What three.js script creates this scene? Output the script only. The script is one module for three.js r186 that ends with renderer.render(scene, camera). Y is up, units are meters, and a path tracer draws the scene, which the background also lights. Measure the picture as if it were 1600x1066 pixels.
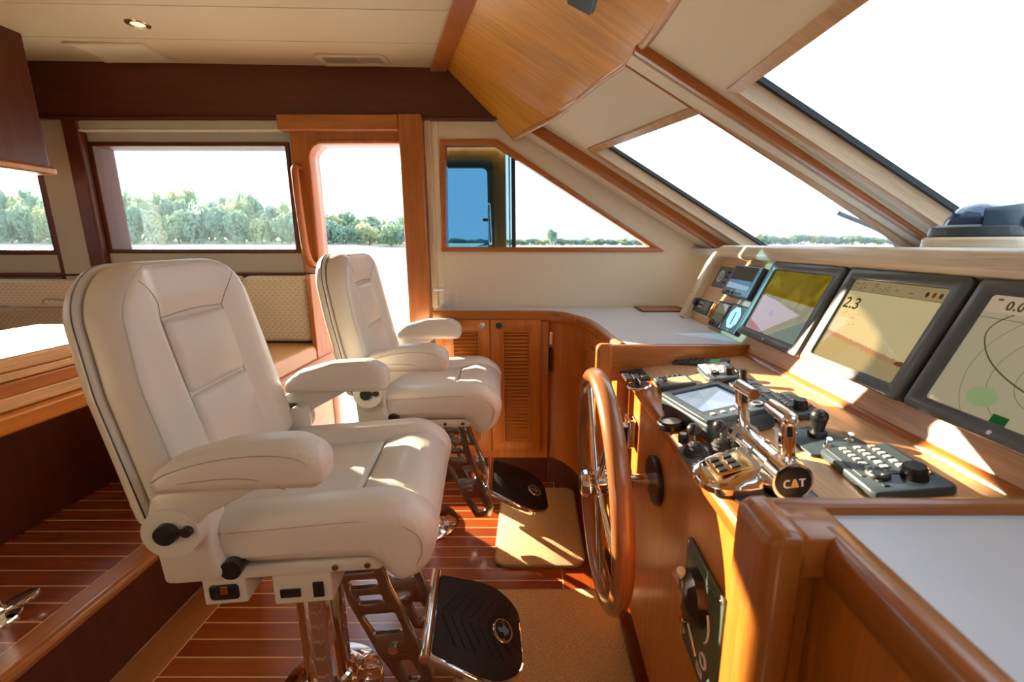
import * as THREE from 'three';
import { mergeGeometries, toCreasedNormals, mergeVertices } from 'three/addons/utils/BufferGeometryUtils.js';
import { RoundedBoxGeometry } from 'three/addons/geometries/RoundedBoxGeometry.js';
import { ImprovedNoise } from 'three/addons/math/ImprovedNoise.js';
import { RectAreaLightUniformsLib } from 'three/addons/lights/RectAreaLightUniformsLib.js';

// ------------------------------------------------------------------ camera, sky, sun, exposure
const scene = new THREE.Scene();
const camera = new THREE.PerspectiveCamera(2 * Math.atan(533 / 700) * 180 / Math.PI, 1600 / 1066, 0.02, 3000);
camera.position.set(0, 1.22, 0);
camera.rotation.set(-Math.atan(153 / 700), 0, 0);
camera.setViewOffset(1600, 1066, -30, 0, 1600, 1066);
camera.focus = 1.35; camera.userData.fStop = 4;
const renderer = new THREE.WebGLRenderer({ antialias: true });
renderer.toneMapping = THREE.LinearToneMapping;
renderer.toneMappingExposure = 1.54;
renderer.shadowMap.enabled = true;

// deterministic noise
const perlin = new ImprovedNoise();
function rng(seed) { let a = seed >>> 0; return () => { a = (a + 0x6D2B79F5) >>> 0; let t = Math.imul(a ^ (a >>> 15), 1 | a); t = (t + Math.imul(t ^ (t >>> 7), 61 | t)) ^ t; return ((t ^ (t >>> 14)) >>> 0) / 4294967296; }; }
const fbm = (x, y, z, o = 4) => { let s = 0, a = 0.5, f = 1; for (let i = 0; i < o; i++) { s += a * perlin.noise(x * f, y * f, z * f); a *= 0.5; f *= 2; } return s; };

{ // hazy morning sky: pale blue overhead, whiter towards the horizon, thin streaky cloud
  const W = 512, H = 256, d = new Float32Array(W * H * 4);
  for (let j = 0; j < H; j++) for (let i = 0; i < W; i++) {
    const el = (j + 0.5) / H * Math.PI - Math.PI / 2, az = (i + 0.5) / W * 2 * Math.PI;
    const cx = Math.cos(el) * Math.cos(az), cy = Math.sin(el), cz = Math.cos(el) * Math.sin(az);
    const h = Math.max(0, cy), t = Math.pow(h, 0.45);
    const p = 1 / (h + 0.22), cl = Math.min(1, Math.max(0, fbm(cx * p * 1.1 + 7, cz * p * 2.6, 3.3, 5) * 2.2 + 0.12)) * Math.min(1, h * 9);
    const r = 0.96 - 0.26 * t, g = 1.03 - 0.16 * t, b = 1.10 - 0.03 * t, k = (j * W + i) * 4;
    const c = cl * 0.5;
    d[k] = r * (1 - c) + 1.15 * c; d[k + 1] = g * (1 - c) + 1.15 * c; d[k + 2] = b * (1 - c) + 1.15 * c; d[k + 3] = 1;
  }
  const t = new THREE.DataTexture(d, W, H, THREE.RGBAFormat, THREE.FloatType);
  t.mapping = THREE.EquirectangularReflectionMapping; t.magFilter = THREE.LinearFilter; t.minFilter = THREE.LinearFilter; t.needsUpdate = true;
  scene.background = t; scene.environment = t; scene.backgroundIntensity = 1.5; scene.environmentIntensity = 1.5;
}
const SUN_AZ = new THREE.Vector2(0.769, 0.639), SUN_EL = 16 * Math.PI / 180;          // low sun from the port quarter
const sun = new THREE.DirectionalLight(new THREE.Color().setRGB(1.0, 0.80, 0.56), 23);
sun.position.set(-SUN_AZ.x * Math.cos(SUN_EL), Math.sin(SUN_EL), -SUN_AZ.y * Math.cos(SUN_EL)).multiplyScalar(12);
sun.castShadow = true; sun.shadow.mapSize.set(4096, 4096);
Object.assign(sun.shadow.camera, { left: -5, right: 5, top: 5, bottom: -5, near: 0.5, far: 30 });
scene.add(sun, sun.target);
RectAreaLightUniformsLib.init();

// ------------------------------------------------------------------ helpers
const V = (x, y, z) => new THREE.Vector3(x, y, z);
const used = {};
function numbered(n) { if (!(n in used)) { used[n] = 0; return n; } used[n]++; return n + '_' + String(used[n]).padStart(3, '0'); }
function tag(o, label, category, group) { o.userData.label = label; o.userData.category = category; if (group) o.userData.group = group; return o; }
function thing(name, label, category, pos = [0, 0, 0], turn = 0, group) { const g = new THREE.Group(); g.name = numbered(name); g.position.set(...pos); g.rotation.y = turn; tag(g, label, category, group); scene.add(g); return g; }
function part(name, geo, m, parent, label) { const o = new THREE.Mesh(geo, m); o.name = name; o.castShadow = o.receiveShadow = true; if (label) o.userData.label = label; if (parent) parent.add(o); return o; }
function single(name, geo, m, label, category, group) { const o = part(numbered(name), geo, m, scene); return tag(o, label, category, group); }
function struct(name, geo, m, label) { const o = geo ? part(name, geo, m, scene) : new THREE.Group(); if (!geo) { o.name = name; scene.add(o); } o.userData.kind = 'structure'; o.userData.label = label; o.userData.category = name.split('_')[0]; return o; }
function mg(list) { return mergeGeometries(list.map(g => { const n = g.index ? g.toNonIndexed() : g; for (const k of Object.keys(n.attributes)) if (!['position', 'normal', 'uv'].includes(k)) n.deleteAttribute(k); if (!n.attributes.uv) n.setAttribute('uv', new THREE.BufferAttribute(new Float32Array(n.attributes.position.count * 2), 2)); return n; })); }
// box projected uv in metres; grain = axis along which u runs
function uvm(geo, grain = 'x', off = 0) {
  const g = geo.index ? geo.toNonIndexed() : geo, p = g.attributes.position, uv = new Float32Array(p.count * 2), ab = V(), ac = V(), n = V(), a = V(), b = V(), c = V();
  for (let i = 0; i < p.count; i += 3) {
    a.fromBufferAttribute(p, i); b.fromBufferAttribute(p, i + 1); c.fromBufferAttribute(p, i + 2);
    n.crossVectors(ab.subVectors(b, a), ac.subVectors(c, a)); const ax = Math.abs(n.x), ay = Math.abs(n.y), az = Math.abs(n.z);
    const dom = ax > ay && ax > az ? 'x' : ay > az ? 'y' : 'z';
    const rest = ['x', 'y', 'z'].filter(k => k !== dom); let U = rest.includes(grain) ? grain : rest[0], W = rest.find(k => k !== U);
    for (const [k, q] of [[0, a], [1, b], [2, c]]) { uv[(i + k) * 2] = q[U] + off; uv[(i + k) * 2 + 1] = q[W] + off * 0.37; }
  }
  g.setAttribute('uv', new THREE.BufferAttribute(uv, 2)); return g;
}
const smooth = (g, a = 0.7) => toCreasedNormals(g, a);
// polygon with rounded corners: pts = [x, y, r]
function rpoly(pts) {
  const s = new THREE.Shape(), n = pts.length;
  for (let i = 0; i < n; i++) {
    const P = pts[i], A = pts[(i + n - 1) % n], B = pts[(i + 1) % n], r = P[2] || 0;
    const da = Math.hypot(A[0] - P[0], A[1] - P[1]), db = Math.hypot(B[0] - P[0], B[1] - P[1]);
    const u = [(A[0] - P[0]) / da, (A[1] - P[1]) / da], v = [(B[0] - P[0]) / db, (B[1] - P[1]) / db];
    if (!r) { i ? s.lineTo(P[0], P[1]) : s.moveTo(P[0], P[1]); continue; }
    const cos = u[0] * v[0] + u[1] * v[1], half = Math.acos(Math.max(-0.999, Math.min(0.999, cos))) / 2, t = Math.min(r / Math.tan(half), da * 0.49, db * 0.49);
    const p0 = [P[0] + u[0] * t, P[1] + u[1] * t], p1 = [P[0] + v[0] * t, P[1] + v[1] * t];
    i ? s.lineTo(...p0) : s.moveTo(...p0);
    // arc approximated by a cubic
    const k = 0.5523;
    s.bezierCurveTo(p0[0] + (P[0] - p0[0]) * k * 1.0, p0[1] + (P[1] - p0[1]) * k, p1[0] + (P[0] - p1[0]) * k, p1[1] + (P[1] - p1[1]) * k, p1[0], p1[1]);
  }
  s.closePath(); return s;
}
// extrude a shape in xy from z0 to z1, bevel b inside the outline
function ext(shape, z0, z1, b = 0, seg = 6, bs = 4) {
  const sh = Array.isArray(shape) ? rpoly(shape) : shape;
  const g = new THREE.ExtrudeGeometry(sh, { depth: z1 - z0 - 2 * b, bevelEnabled: b > 0, bevelSize: b, bevelThickness: b, bevelOffset: -b, bevelSegments: bs, curveSegments: seg, steps: 1 });
  g.translate(0, 0, z0 + b); return smooth(g, 0.65);
}
function box(x0, x1, y0, y1, z0, z1, r = 0.004) {
  const w = x1 - x0, h = y1 - y0, d = z1 - z0; const rr = Math.min(r, w / 2.2, h / 2.2, d / 2.2);
  const g = rr > 0.0005 ? new RoundedBoxGeometry(w, h, d, 2, rr) : new THREE.BoxGeometry(w, h, d);
  g.translate((x0 + x1) / 2, (y0 + y1) / 2, (z0 + z1) / 2); return g;
}
function tube(pts, r, seg = 40, rad = 8, closed = false) { return new THREE.TubeGeometry(new THREE.CatmullRomCurve3(pts.map(p => Array.isArray(p) ? V(...p) : p), closed, 'centripetal'), seg, r, rad, closed); }
function rod(a, b, r, r2 = r, seg = 16) { const A = V(...a), B = V(...b), d = B.clone().sub(A), g = new THREE.CylinderGeometry(r2, r, d.length(), seg); g.translate(0, d.length() / 2, 0); g.applyQuaternion(new THREE.Quaternion().setFromUnitVectors(V(0, 1, 0), d.normalize())); g.translate(A.x, A.y, A.z); return g; }
function lathe(pts, seg = 48) { return smooth(new THREE.LatheGeometry(pts.map(p => new THREE.Vector2(...p)), seg), 0.6); }
function disc(r, h, bev = 0.002, seg = 40) { return lathe([[0, 0], [r, 0], [r, h - bev], [r - bev, h], [0, h]], seg); }   // axis y
// soft slab: closed star-shaped outline in xy, back at z = 0, front at t (+ f(x, y))
function pillow(shape, t, r, f = () => 0, nO = 120, rings = 22, backR = r * 0.5) {
  const pts = shape.getSpacedPoints(nO).slice(0, nO); let cx = 0, cy = 0; pts.forEach(p => { cx += p.x / nO; cy += p.y / nO; });
  const rows = [];
  const add = (ins, z, front) => rows.push(pts.map(p => { const dx = p.x - cx, dy = p.y - cy, l = Math.hypot(dx, dy), k = Math.max(0, 1 - ins / l); return [cx + dx * k, cy + dy * k, z, front, k]; }));
  for (let i = 0; i <= rings; i++) { const k = i / rings; rows.push(pts.map(p => { const dx = p.x - cx, dy = p.y - cy, l = Math.hypot(dx, dy), kk = k * Math.max(0, 1 - r / l); return [cx + dx * kk, cy + dy * kk, t, 1, k]; })); }
  for (let i = 1; i <= 6; i++) { const a = i / 6 * Math.PI / 2; add(r * (1 - Math.sin(a)), t - r * (1 - Math.cos(a)), Math.cos(a)); }
  for (let i = 0; i <= 4; i++) { const a = i / 4 * Math.PI / 2; add(backR * (1 - Math.cos(a)), backR * (1 - Math.sin(a)), 0); }
  rows.push(pts.map(() => [cx, cy, 0, 0]));
  const pos = [], idx = [], uv = [];
  rows.forEach(rw => rw.forEach(q => { pos.push(q[0], q[1], q[2] + (q[3] ? f(q[0], q[1]) * q[3] : 0)); uv.push(q[0], q[1]); }));
  for (let j = 0; j < rows.length - 1; j++) for (let i = 0; i < nO; i++) { const a = j * nO + i, b = j * nO + (i + 1) % nO, c = a + nO, d = b + nO; idx.push(a, c, b, b, c, d); }
  const g = new THREE.BufferGeometry(); g.setAttribute('position', new THREE.Float32BufferAttribute(pos, 3)); g.setAttribute('uv', new THREE.Float32BufferAttribute(uv, 2)); g.setIndex(idx);
  const area = THREE.ShapeUtils.area(pts); if (area < 0) { for (let i = 0; i < idx.length; i += 3) { const q = idx[i]; idx[i] = idx[i + 1]; idx[i + 1] = q; } g.setIndex(idx); }
  g.computeVertexNormals(); return g;
}
function basis(o, origin, X, Y, Z) { o.matrix.makeBasis(X, Y, Z).setPosition(origin); o.matrix.decompose(o.position, o.quaternion, o.scale); return o; }
const rr = (x0, x1, y0, y1, r) => rpoly([[x0, y0, r], [x1, y0, r], [x1, y1, r], [x0, y1, r]]);

// ------------------------------------------------------------------ textures
function canvasTex(w, h, draw, srgb = true) { const c = document.createElement('canvas'); c.width = w; c.height = h; draw(c.getContext('2d'), w, h); const t = new THREE.CanvasTexture(c); if (srgb) t.colorSpace = THREE.SRGBColorSpace; t.wrapS = t.wrapT = THREE.RepeatWrapping; return t; }
function dataTex(w, h, fn, srgb) { const d = new Uint8Array(w * h * 4); for (let j = 0; j < h; j++) for (let i = 0; i < w; i++) { const c = fn(i / w, j / h, i, j), k = (j * w + i) * 4; d[k] = c[0]; d[k + 1] = c[1]; d[k + 2] = c[2]; d[k + 3] = c[3] ?? 255; } const t = new THREE.DataTexture(d, w, h); t.wrapS = t.wrapT = THREE.RepeatWrapping; t.magFilter = THREE.LinearFilter; t.minFilter = THREE.LinearMipmapLinearFilter; t.generateMipmaps = true; if (srgb) t.colorSpace = THREE.SRGBColorSpace; t.needsUpdate = true; return t; }
const cl255 = x => Math.max(0, Math.min(255, x));
// periodic noise on the unit square
const pn = (x, y, fx, fy, s, o = 3) => { const a = 2 * Math.PI; const n = (u, v) => fbm(u * fx + s, v * fy + s * 1.7, s, o); return n(x, y) * (1 - x) * (1 - y) + n(x - 1, y) * x * (1 - y) + n(x, y - 1) * (1 - x) * y + n(x - 1, y - 1) * x * y; };
const grainTex = dataTex(512, 512, (x, y) => {
  const w = pn(x, y, 3, 26, 1.3, 3), f = pn(x, y, 9, 120, 5.1, 3), b = pn(x, y, 2, 5, 9.7, 2);
  const k = 1 + 0.26 * w + 0.20 * f + 0.16 * b; return [cl255(228 * k), cl255(225 * k * (1 - 0.04 * w)), cl255(220 * k * (1 - 0.06 * w))];
}, true);
grainTex.repeat.set(1.3, 2.2);
const leatherBump = dataTex(256, 256, (x, y) => { const v = 128 + 150 * pn(x, y, 40, 40, 2.2, 3) + 60 * pn(x, y, 8, 8, 4.4, 2); return [cl255(v), cl255(v), cl255(v)]; }, false);
leatherBump.repeat.set(6, 6);
const r1 = rng(11);
const pileBump = dataTex(256, 256, (x, y) => { const v = 120 + 130 * pn(x, y, 44, 44, 7.7, 2) + (r1() - 0.5) * 150; return [cl255(v), cl255(v), cl255(v)]; }, false); pileBump.repeat.set(7, 7);
const r2 = rng(12);
const pileMap = dataTex(256, 256, (x, y) => { const v = 1 + 0.5 * pn(x, y, 30, 30, 3.1, 2) + (r2() - 0.5) * 0.34; return [cl255(240 * v), cl255(200 * v), cl255(148 * v)]; }, true); pileMap.repeat.set(7, 7);
const weaveTex = canvasTex(256, 256, (c, w, h) => { c.fillStyle = '#dcd2bf'; c.fillRect(0, 0, w, h); const n = 8, s = w / n; for (let j = 0; j < n; j++) for (let i = 0; i < n; i++) { c.fillStyle = (i + j) % 2 ? '#e2d9c8' : '#d3c7b1'; c.fillRect(i * s, j * s, s, s); c.fillStyle = '#a39680'; if ((i + j) % 2) c.fillRect(i * s + s * 0.1, j * s + s * 0.42, s * 0.55, s * 0.13); else c.fillRect(i * s + s * 0.45, j * s + s * 0.2, s * 0.1, s * 0.5); } });
weaveTex.repeat.set(9, 9);
const r3 = rng(13);
const filmAlpha = dataTex(512, 512, (x, y) => { const v = 95 + 120 * pn(x, y, 5, 4, 8.8, 3) + (r3() - 0.5) * 60; return [cl255(v), cl255(v), cl255(v)]; }, false);
const ripple = dataTex(256, 256, (x, y) => { const v = 128 + 170 * pn(x, y, 10, 16, 6.2, 4); return [cl255(v), cl255(v), cl255(v)]; }, false);

// ------------------------------------------------------------------ materials
const C = (r, g, b) => new THREE.Color().setRGB(r, g, b);
const std = (o) => new THREE.MeshStandardMaterial(o), phy = (o) => new THREE.MeshPhysicalMaterial(o);
const wood = (r, g, b, rough = 0.38, coat = 0.5) => phy({ color: C(r, g, b), map: grainTex, roughness: rough, clearcoat: coat, clearcoatRoughness: 0.18, bumpMap: grainTex, bumpScale: 0.0002 });
const M = {
  cherry: wood(0.66, 0.21, 0.022, 0.38, 0.3), cherryLight: wood(0.86, 0.50, 0.25, 0.34), shadedMahogany: wood(0.12, 0.025, 0.005, 0.5, 0.1), rail: wood(0.56, 0.18, 0.028, 0.3, 0.5),  // the darkest wood holds the dim light of the valance in its colour
  overhead: wood(0.92, 0.43, 0.05, 0.34, 0.35), beech: wood(0.93, 0.77, 0.54, 0.35, 0.5), reveal: wood(0.72, 0.46, 0.24, 0.35, 0.4), wheelWood: wood(0.42, 0.15, 0.05, 0.26, 0.8),  // overhead: orange bounce glow from the dash put into the wood colour
  plank: [wood(0.34, 0.066, 0.009, 0.24, 0.9), wood(0.29, 0.052, 0.007, 0.24, 0.9), wood(0.39, 0.082, 0.012, 0.24, 0.9)], plankEdge: wood(0.50, 0.18, 0.045, 0.24, 1), holly: phy({ color: C(0.74, 0.42, 0.17), roughness: 0.3, clearcoat: 1, clearcoatRoughness: 0.1 }),
  leather: phy({ color: C(0.77, 0.73, 0.655), roughness: 0.40, bumpMap: leatherBump, bumpScale: 0.0005, clearcoat: 0.35, clearcoatRoughness: 0.32 }),
  leatherSeam: std({ color: C(0.40, 0.35, 0.28), roughness: 0.8 }), thread: std({ color: C(0.66, 0.66, 0.62), roughness: 0.8 }),
  tanVinyl: phy({ color: C(0.62, 0.36, 0.16), roughness: 0.3, clearcoat: 0.5, clearcoatRoughness: 0.25, bumpMap: leatherBump, bumpScale: 0.0005 }),
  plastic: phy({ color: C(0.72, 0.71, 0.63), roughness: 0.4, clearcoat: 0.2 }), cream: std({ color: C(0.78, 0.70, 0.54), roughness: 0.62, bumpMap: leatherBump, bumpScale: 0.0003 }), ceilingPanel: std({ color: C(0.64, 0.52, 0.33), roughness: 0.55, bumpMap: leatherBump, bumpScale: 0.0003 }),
  shadedGreyPanel: std({ color: C(0.44, 0.43, 0.37), roughness: 0.6 }), laminate: phy({ color: C(0.66, 0.66, 0.70), roughness: 0.35, clearcoat: 0.3, clearcoatRoughness: 0.2 }),  // panel grey holds the dimness below the windows in its colour
  chrome: std({ color: C(0.86, 0.86, 0.87), metalness: 1, roughness: 0.07 }), steel: std({ color: C(0.42, 0.40, 0.39), metalness: 1, roughness: 0.16 }), brass: std({ color: C(0.70, 0.46, 0.2), metalness: 1, roughness: 0.2 }),
  black: phy({ color: C(0.013, 0.014, 0.016), roughness: 0.32, clearcoat: 0.3 }), rubber: std({ color: C(0.014, 0.012, 0.012), roughness: 0.62 }), slate: phy({ color: C(0.045, 0.062, 0.070), roughness: 0.36, clearcoat: 0.15 }), bezel: phy({ color: C(0.085, 0.092, 0.090), roughness: 0.42, clearcoat: 0.15 }),
  key: std({ color: C(0.50, 0.52, 0.50), roughness: 0.5 }), keyDark: std({ color: C(0.02, 0.024, 0.028), roughness: 0.5 }), white: std({ color: C(0.82, 0.82, 0.8), roughness: 0.5 }), red: phy({ color: C(0.62, 0.02, 0.02), roughness: 0.35, clearcoat: 0.4 }), pink: std({ color: C(0.70, 0.36, 0.30), roughness: 0.5 }),
  carpet: std({ color: C(1, 1, 1), map: pileMap, bumpMap: pileBump, bumpScale: 0.004, roughness: 1 }), carpetEdge: std({ color: C(0.50, 0.40, 0.27), roughness: 1, bumpMap: pileBump, bumpScale: 0.002 }),
  weave: std({ map: weaveTex, roughness: 0.9, bumpMap: weaveTex, bumpScale: 0.0008 }), greyWeave: std({ color: C(0.62, 0.58, 0.5), map: weaveTex, roughness: 0.95 }),
  glass: phy({ color: C(0.97, 0.985, 0.98), transmission: 1, roughness: 0, thickness: 0, ior: 1.45 }), tinted: phy({ color: C(0.47, 0.64, 0.73), transmission: 1, roughness: 0, thickness: 0, ior: 1.45 }), leafGlass: phy({ color: C(0.47, 0.64, 0.73), transmission: 1, roughness: 0, thickness: 0, ior: 1.45 }),
  film: phy({ color: C(0.66, 0.90, 0.96), transmission: 0.95, roughness: 1, thickness: 0, transparent: true, alphaMap: filmAlpha, opacity: 0.09 }),
  gasket: std({ color: C(0.02, 0.03, 0.035), roughness: 0.5 }), greenPlate: phy({ color: C(0.075, 0.115, 0.085), roughness: 0.4, clearcoat: 0.2 }),
  blueDome: phy({ color: C(0.008, 0.06, 0.17), roughness: 0.05, clearcoat: 1 }), fiberglass: phy({ color: C(0.82, 0.82, 0.80), roughness: 0.35, clearcoat: 0.3 }),
  sea: phy({ color: C(0.36, 0.42, 0.44), roughness: 0.22, bumpMap: ripple, bumpScale: 0.06 }), sand: std({ color: C(0.66, 0.60, 0.50), roughness: 1 }),
};

// ------------------------------------------------------------------ floor, platform
const PITCH = 0.063, zSeam0 = -1.242;
function planks(parent, x0, x1, y, zA, zB, seed) {
  const rnd = rng(seed), geo = uvm(box(x0, x1, -0.016, 0, 0.002, PITCH - 0.002, 0.0012), 'x');
  const variants = [0, 1, 2, 3].map(k => uvm(box(x0, x1, -0.016, 0, 0.002, PITCH - 0.002, 0.0012), 'x', k * 0.731));
  const strip = uvm(box(x0, x1, -0.016, -0.0004, -0.0022, 0.0022, 0), 'x');
  for (let k = Math.ceil((zA - zSeam0) / PITCH); zSeam0 + k * PITCH < zB; k++) {
    const z = zSeam0 + k * PITCH, p = part('plank', variants[Math.floor(rnd() * 4)], M.plank[Math.floor(rnd() * 3)], parent); p.position.set(0, y, z);
    const s = part('inlay_strip', strip, M.holly, parent); s.position.set(0, y, z);
  }
}
{
  const f = struct('floor', null, null, 'varnished teak and holly planked wheelhouse sole');
  part('subfloor', box(-1.2, 1.5, -0.06, -0.016, -2.4, 0.5, 0), M.shadedMahogany, f);
  planks(f, -1.075, 0.115, 0, -2.27, 0.42, 21);
  part('border_plank', uvm(box(-1.2, -1.079, -0.016, 0, -2.28, 0.45, 0.001), 'z'), M.plankEdge, f); part('inlay_strip', box(-1.079, -1.075, -0.016, -0.0004, -2.28, 0.45, 0), M.holly, f);
  part('border_plank', uvm(box(0.119, 1.4, -0.016, 0, -2.28, 0.45, 0.001), 'z', 0.3), M.plank[0], f); part('inlay_strip', box(0.115, 0.119, -0.016, -0.0004, -2.28, 0.45, 0), M.holly, f);
  const pf = struct('floor_platform', null, null, 'raised varnished teak and holly platform with a wooden step edge');
  part('subfloor', box(-3.4, -1.212, 0, 0.234, -2.4, 0.5, 0), M.shadedMahogany, pf);
  planks(pf, -3.4, -1.282, 0.25, -2.27, 0.42, 22);
  part('inlay_strip', box(-1.282, -1.278, 0.234, 0.2496, -2.28, 0.45, 0), M.holly, pf);
  part('nosing', uvm(smooth(ext([[-1.278, 0.234, 0], [-1.2, 0.222, 0.006], [-1.192, 0.236, 0.01], [-1.204, 0.253, 0.01], [-1.23, 0.25, 0.01], [-1.278, 0.25, 0]], -2.28, 0.45, 0, 5)), 'z'), M.plankEdge, pf);
  part('riser', uvm(box(-1.212, -1.2, 0, 0.224, -2.28, 0.45, 0), 'y'), M.shadedMahogany, pf);
}

// ------------------------------------------------------------------ port wall (far side) with openings
const ZW = -2.28, WT = 0.08;
function wallShape(x0, x1, y0, y1, holes) { const s = new THREE.Shape((x1 > 0 ? [[x0, y0], [1.24, y0], [1.24, 1.12], [-0.43, y1], [x0, y1]] : [[x0, y0], [x1, y0], [x1, y1], [x0, y1]]).map(p => new THREE.Vector2(p[0], p[1]))); for (const h of holes) s.holes.push(new THREE.Path(h.getPoints(8))); return s; }
const holeAft = rpoly([[-3.25, 1.19, 0.01], [-2.375, 1.19, 0.01], [-2.375, 1.70, 0.01], [-3.25, 1.70, 0.01]]);
const holeWin = rpoly([[-2.085, 1.19, 0.005], [-1.165, 1.19, 0.005], [-1.165, 1.672, 0.005], [-2.085, 1.672, 0.005]]);
const holeDoor = rpoly([[-1.062, 0.14, 0.07], [-0.60, 0.14, 0.03], [-0.60, 1.692, 0.02], [-1.062, 1.692, 0.07]]);
const triPts = [[-0.437, 1.190], [0.628, 1.190], [-0.170, 1.690], [-0.422, 1.690]];
const holeTri = rpoly(triPts.map(p => [p[0], p[1], 0.006]));
{
  const w = struct('wall_far', null, null, 'cream vinyl covered wheelhouse side wall with windows and doorway');
  const lower = part('wall_panel', uvm(new THREE.ExtrudeGeometry(wallShape(-0.5, 1.55, 0, 2.1, [holeTri]), { depth: WT, bevelEnabled: false }).translate(0, 0, ZW - WT)), M.cream, w);
  part('wall_panel', uvm(new THREE.ExtrudeGeometry(wallShape(-3.4, -0.5, 0, 2.1, [holeAft, holeWin, holeDoor]), { depth: WT, bevelEnabled: false }).translate(0, 0, ZW - WT)), M.shadedGreyPanel, w);
  // wooden valance under the ceiling, low light darkening its wood colour
  const b = struct('trim_1', null, null, 'wooden valance with shade in its dark colour running below the ceiling');
  part('valance_board', uvm(box(-3.3, -0.06, 1.785, 2.06, ZW, ZW + 0.03, 0.003), 'x'), M.shadedMahogany, b);
  part('valance_lip', uvm(box(-3.3, -0.05, 1.778, 1.79, ZW, ZW + 0.045, 0.004), 'x'), M.shadedMahogany, b);
  const bl = struct('trim_2', null, null, 'grey roller blind box above the wide side window');
  part('blind_box', box(-2.13, -1.17, 1.735, 1.778, ZW, ZW + 0.035, 0.006), M.shadedGreyPanel, bl); part('blind_rail', box(-2.13, -1.17, 1.728, 1.737, ZW, ZW + 0.04, 0.003), M.plastic, bl);
  // thin wooden frames
  const frame = (n, pts, label, t = 0.02, m = M.shadedMahogany, zf = 0.012) => { const o = rpoly(pts.map(p => [p[0], p[1], 0.006])); const cx = pts.reduce((a, p) => a + p[0], 0) / pts.length, cy = pts.reduce((a, p) => a + p[1], 0) / pts.length; return o; };
  const ring = (outer, inner, z0, z1) => { const s = rpoly(outer); s.holes.push(new THREE.Path(rpoly(inner).getPoints(8))); return uvm(smooth(new THREE.ExtrudeGeometry(s, { depth: z1 - z0, bevelEnabled: true, bevelSize: 0.003, bevelThickness: 0.003, bevelOffset: -0.003, bevelSegments: 2, curveSegments: 6 }).translate(0, 0, z0), 0.5), 'x'); };
  const w1 = struct('window_1', null, null, 'wide side window in a thin dark wooden frame, trees beyond');
  part('frame', ring([[-2.10, 1.172, 0.004], [-1.150, 1.172, 0.004], [-1.150, 1.687, 0.004], [-2.10, 1.687, 0.004]], [[-2.078, 1.19, 0.004], [-1.168, 1.19, 0.004], [-1.168, 1.668, 0.004], [-2.078, 1.668, 0.004]], ZW - 0.10, ZW + 0.008), M.shadedMahogany, w1);
  part('glass_pane', box(-2.082, -1.166, 1.186, 1.672, ZW - 0.092, ZW - 0.088, 0), M.glass, w1);
  { const g = new THREE.PlaneGeometry(0.905, 0.475); const o = part('salt_film', g, M.film, w1, 'dried salt film on the outside of the glass'); o.position.set(-1.625, 1.43, ZW - 0.0945); }
  const w2 = struct('window_2', null, null, 'aft side window at the left edge with a dark frame');
  part('frame', ring([[-3.3, 1.165, 0.004], [-2.352, 1.165, 0.004], [-2.352, 1.73, 0.004], [-3.3, 1.73, 0.004]], [[-3.28, 1.188, 0.004], [-2.372, 1.188, 0.004], [-2.372, 1.70, 0.004], [-3.28, 1.70, 0.004]], ZW - 0.06, ZW + 0.008), M.shadedMahogany, w2);
  part('glass_pane', box(-3.3, -2.352, 1.165, 1.73, ZW - 0.066, ZW - 0.062, 0), M.glass, w2);
  { const o = part('salt_film', new THREE.PlaneGeometry(0.92, 0.52), M.film, w2, 'dried salt film on the outside of the glass'); o.position.set(-2.82, 1.44, ZW - 0.0685); }
  part('lower_panel', box(-3.3, -2.352, 1.065, 1.163, ZW, ZW + 0.012, 0.003), M.shadedGreyPanel, w2); part('lower_stile', uvm(box(-2.352, -2.326, 1.04, 1.79, ZW, ZW + 0.02, 0.004), 'y'), M.shadedMahogany, w2);
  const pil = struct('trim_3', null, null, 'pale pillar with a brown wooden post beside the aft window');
  part('pillar_panel', box(-2.326, -2.175, 1.03, 1.79, ZW, ZW + 0.03, 0.012), M.shadedGreyPanel, pil); part('post', uvm(box(-2.175, -2.10, 1.03, 1.79, ZW, ZW + 0.045, 0.01), 'y'), M.shadedMahogany, pil);
  const ws = struct('trim_4', null, null, 'panel below the wide side window with shade put into its grey');
  part('under_panel', box(-2.1, -1.13, 1.07, 1.17, ZW, ZW + 0.008, 0.003), M.shadedGreyPanel, ws); part('cap_rail', uvm(box(-3.3, -1.06, 1.055, 1.075, ZW, ZW + 0.03, 0.005), 'x'), M.shadedMahogany, ws);
  // doorway
  const d = struct('door_1', null, null, 'open side doorway with a rounded varnished wooden frame');
  const dr = (o, i) => { const s = rpoly(o); s.holes.push(new THREE.Path(rpoly(i).getPoints(10))); return s; };
  part('door_frame', uvm(ext(dr([[-1.135, 0.0, 0], [-0.602, 0.0, 0], [-0.602, 1.79, 0], [-1.135, 1.79, 0]], [[-1.056, 0.155, 0.07], [-0.612, 0.155, 0.01], [-0.612, 1.686, 0.01], [-1.056, 1.686, 0.07]]), ZW, ZW + 0.02, 0.006, 10), 'y'), M.rail, d);
  part('opening_bead', uvm(ext(dr([[-1.064, 0.14, 0.075], [-0.60, 0.14, 0.01], [-0.60, 1.694, 0.01], [-1.064, 1.694, 0.075]], [[-1.046, 0.156, 0.065], [-0.612, 0.156, 0.01], [-0.612, 1.676, 0.01], [-1.046, 1.676, 0.065]]), ZW - WT, ZW + 0.03, 0.006, 10), 'y'), M.rail, d, 'bullnose bead around the opening');
  part('header', uvm(box(-1.165, -0.612, 1.727, 1.795, ZW + 0.02, ZW + 0.065, 0.006), 'x'), M.rail, d);
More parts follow.
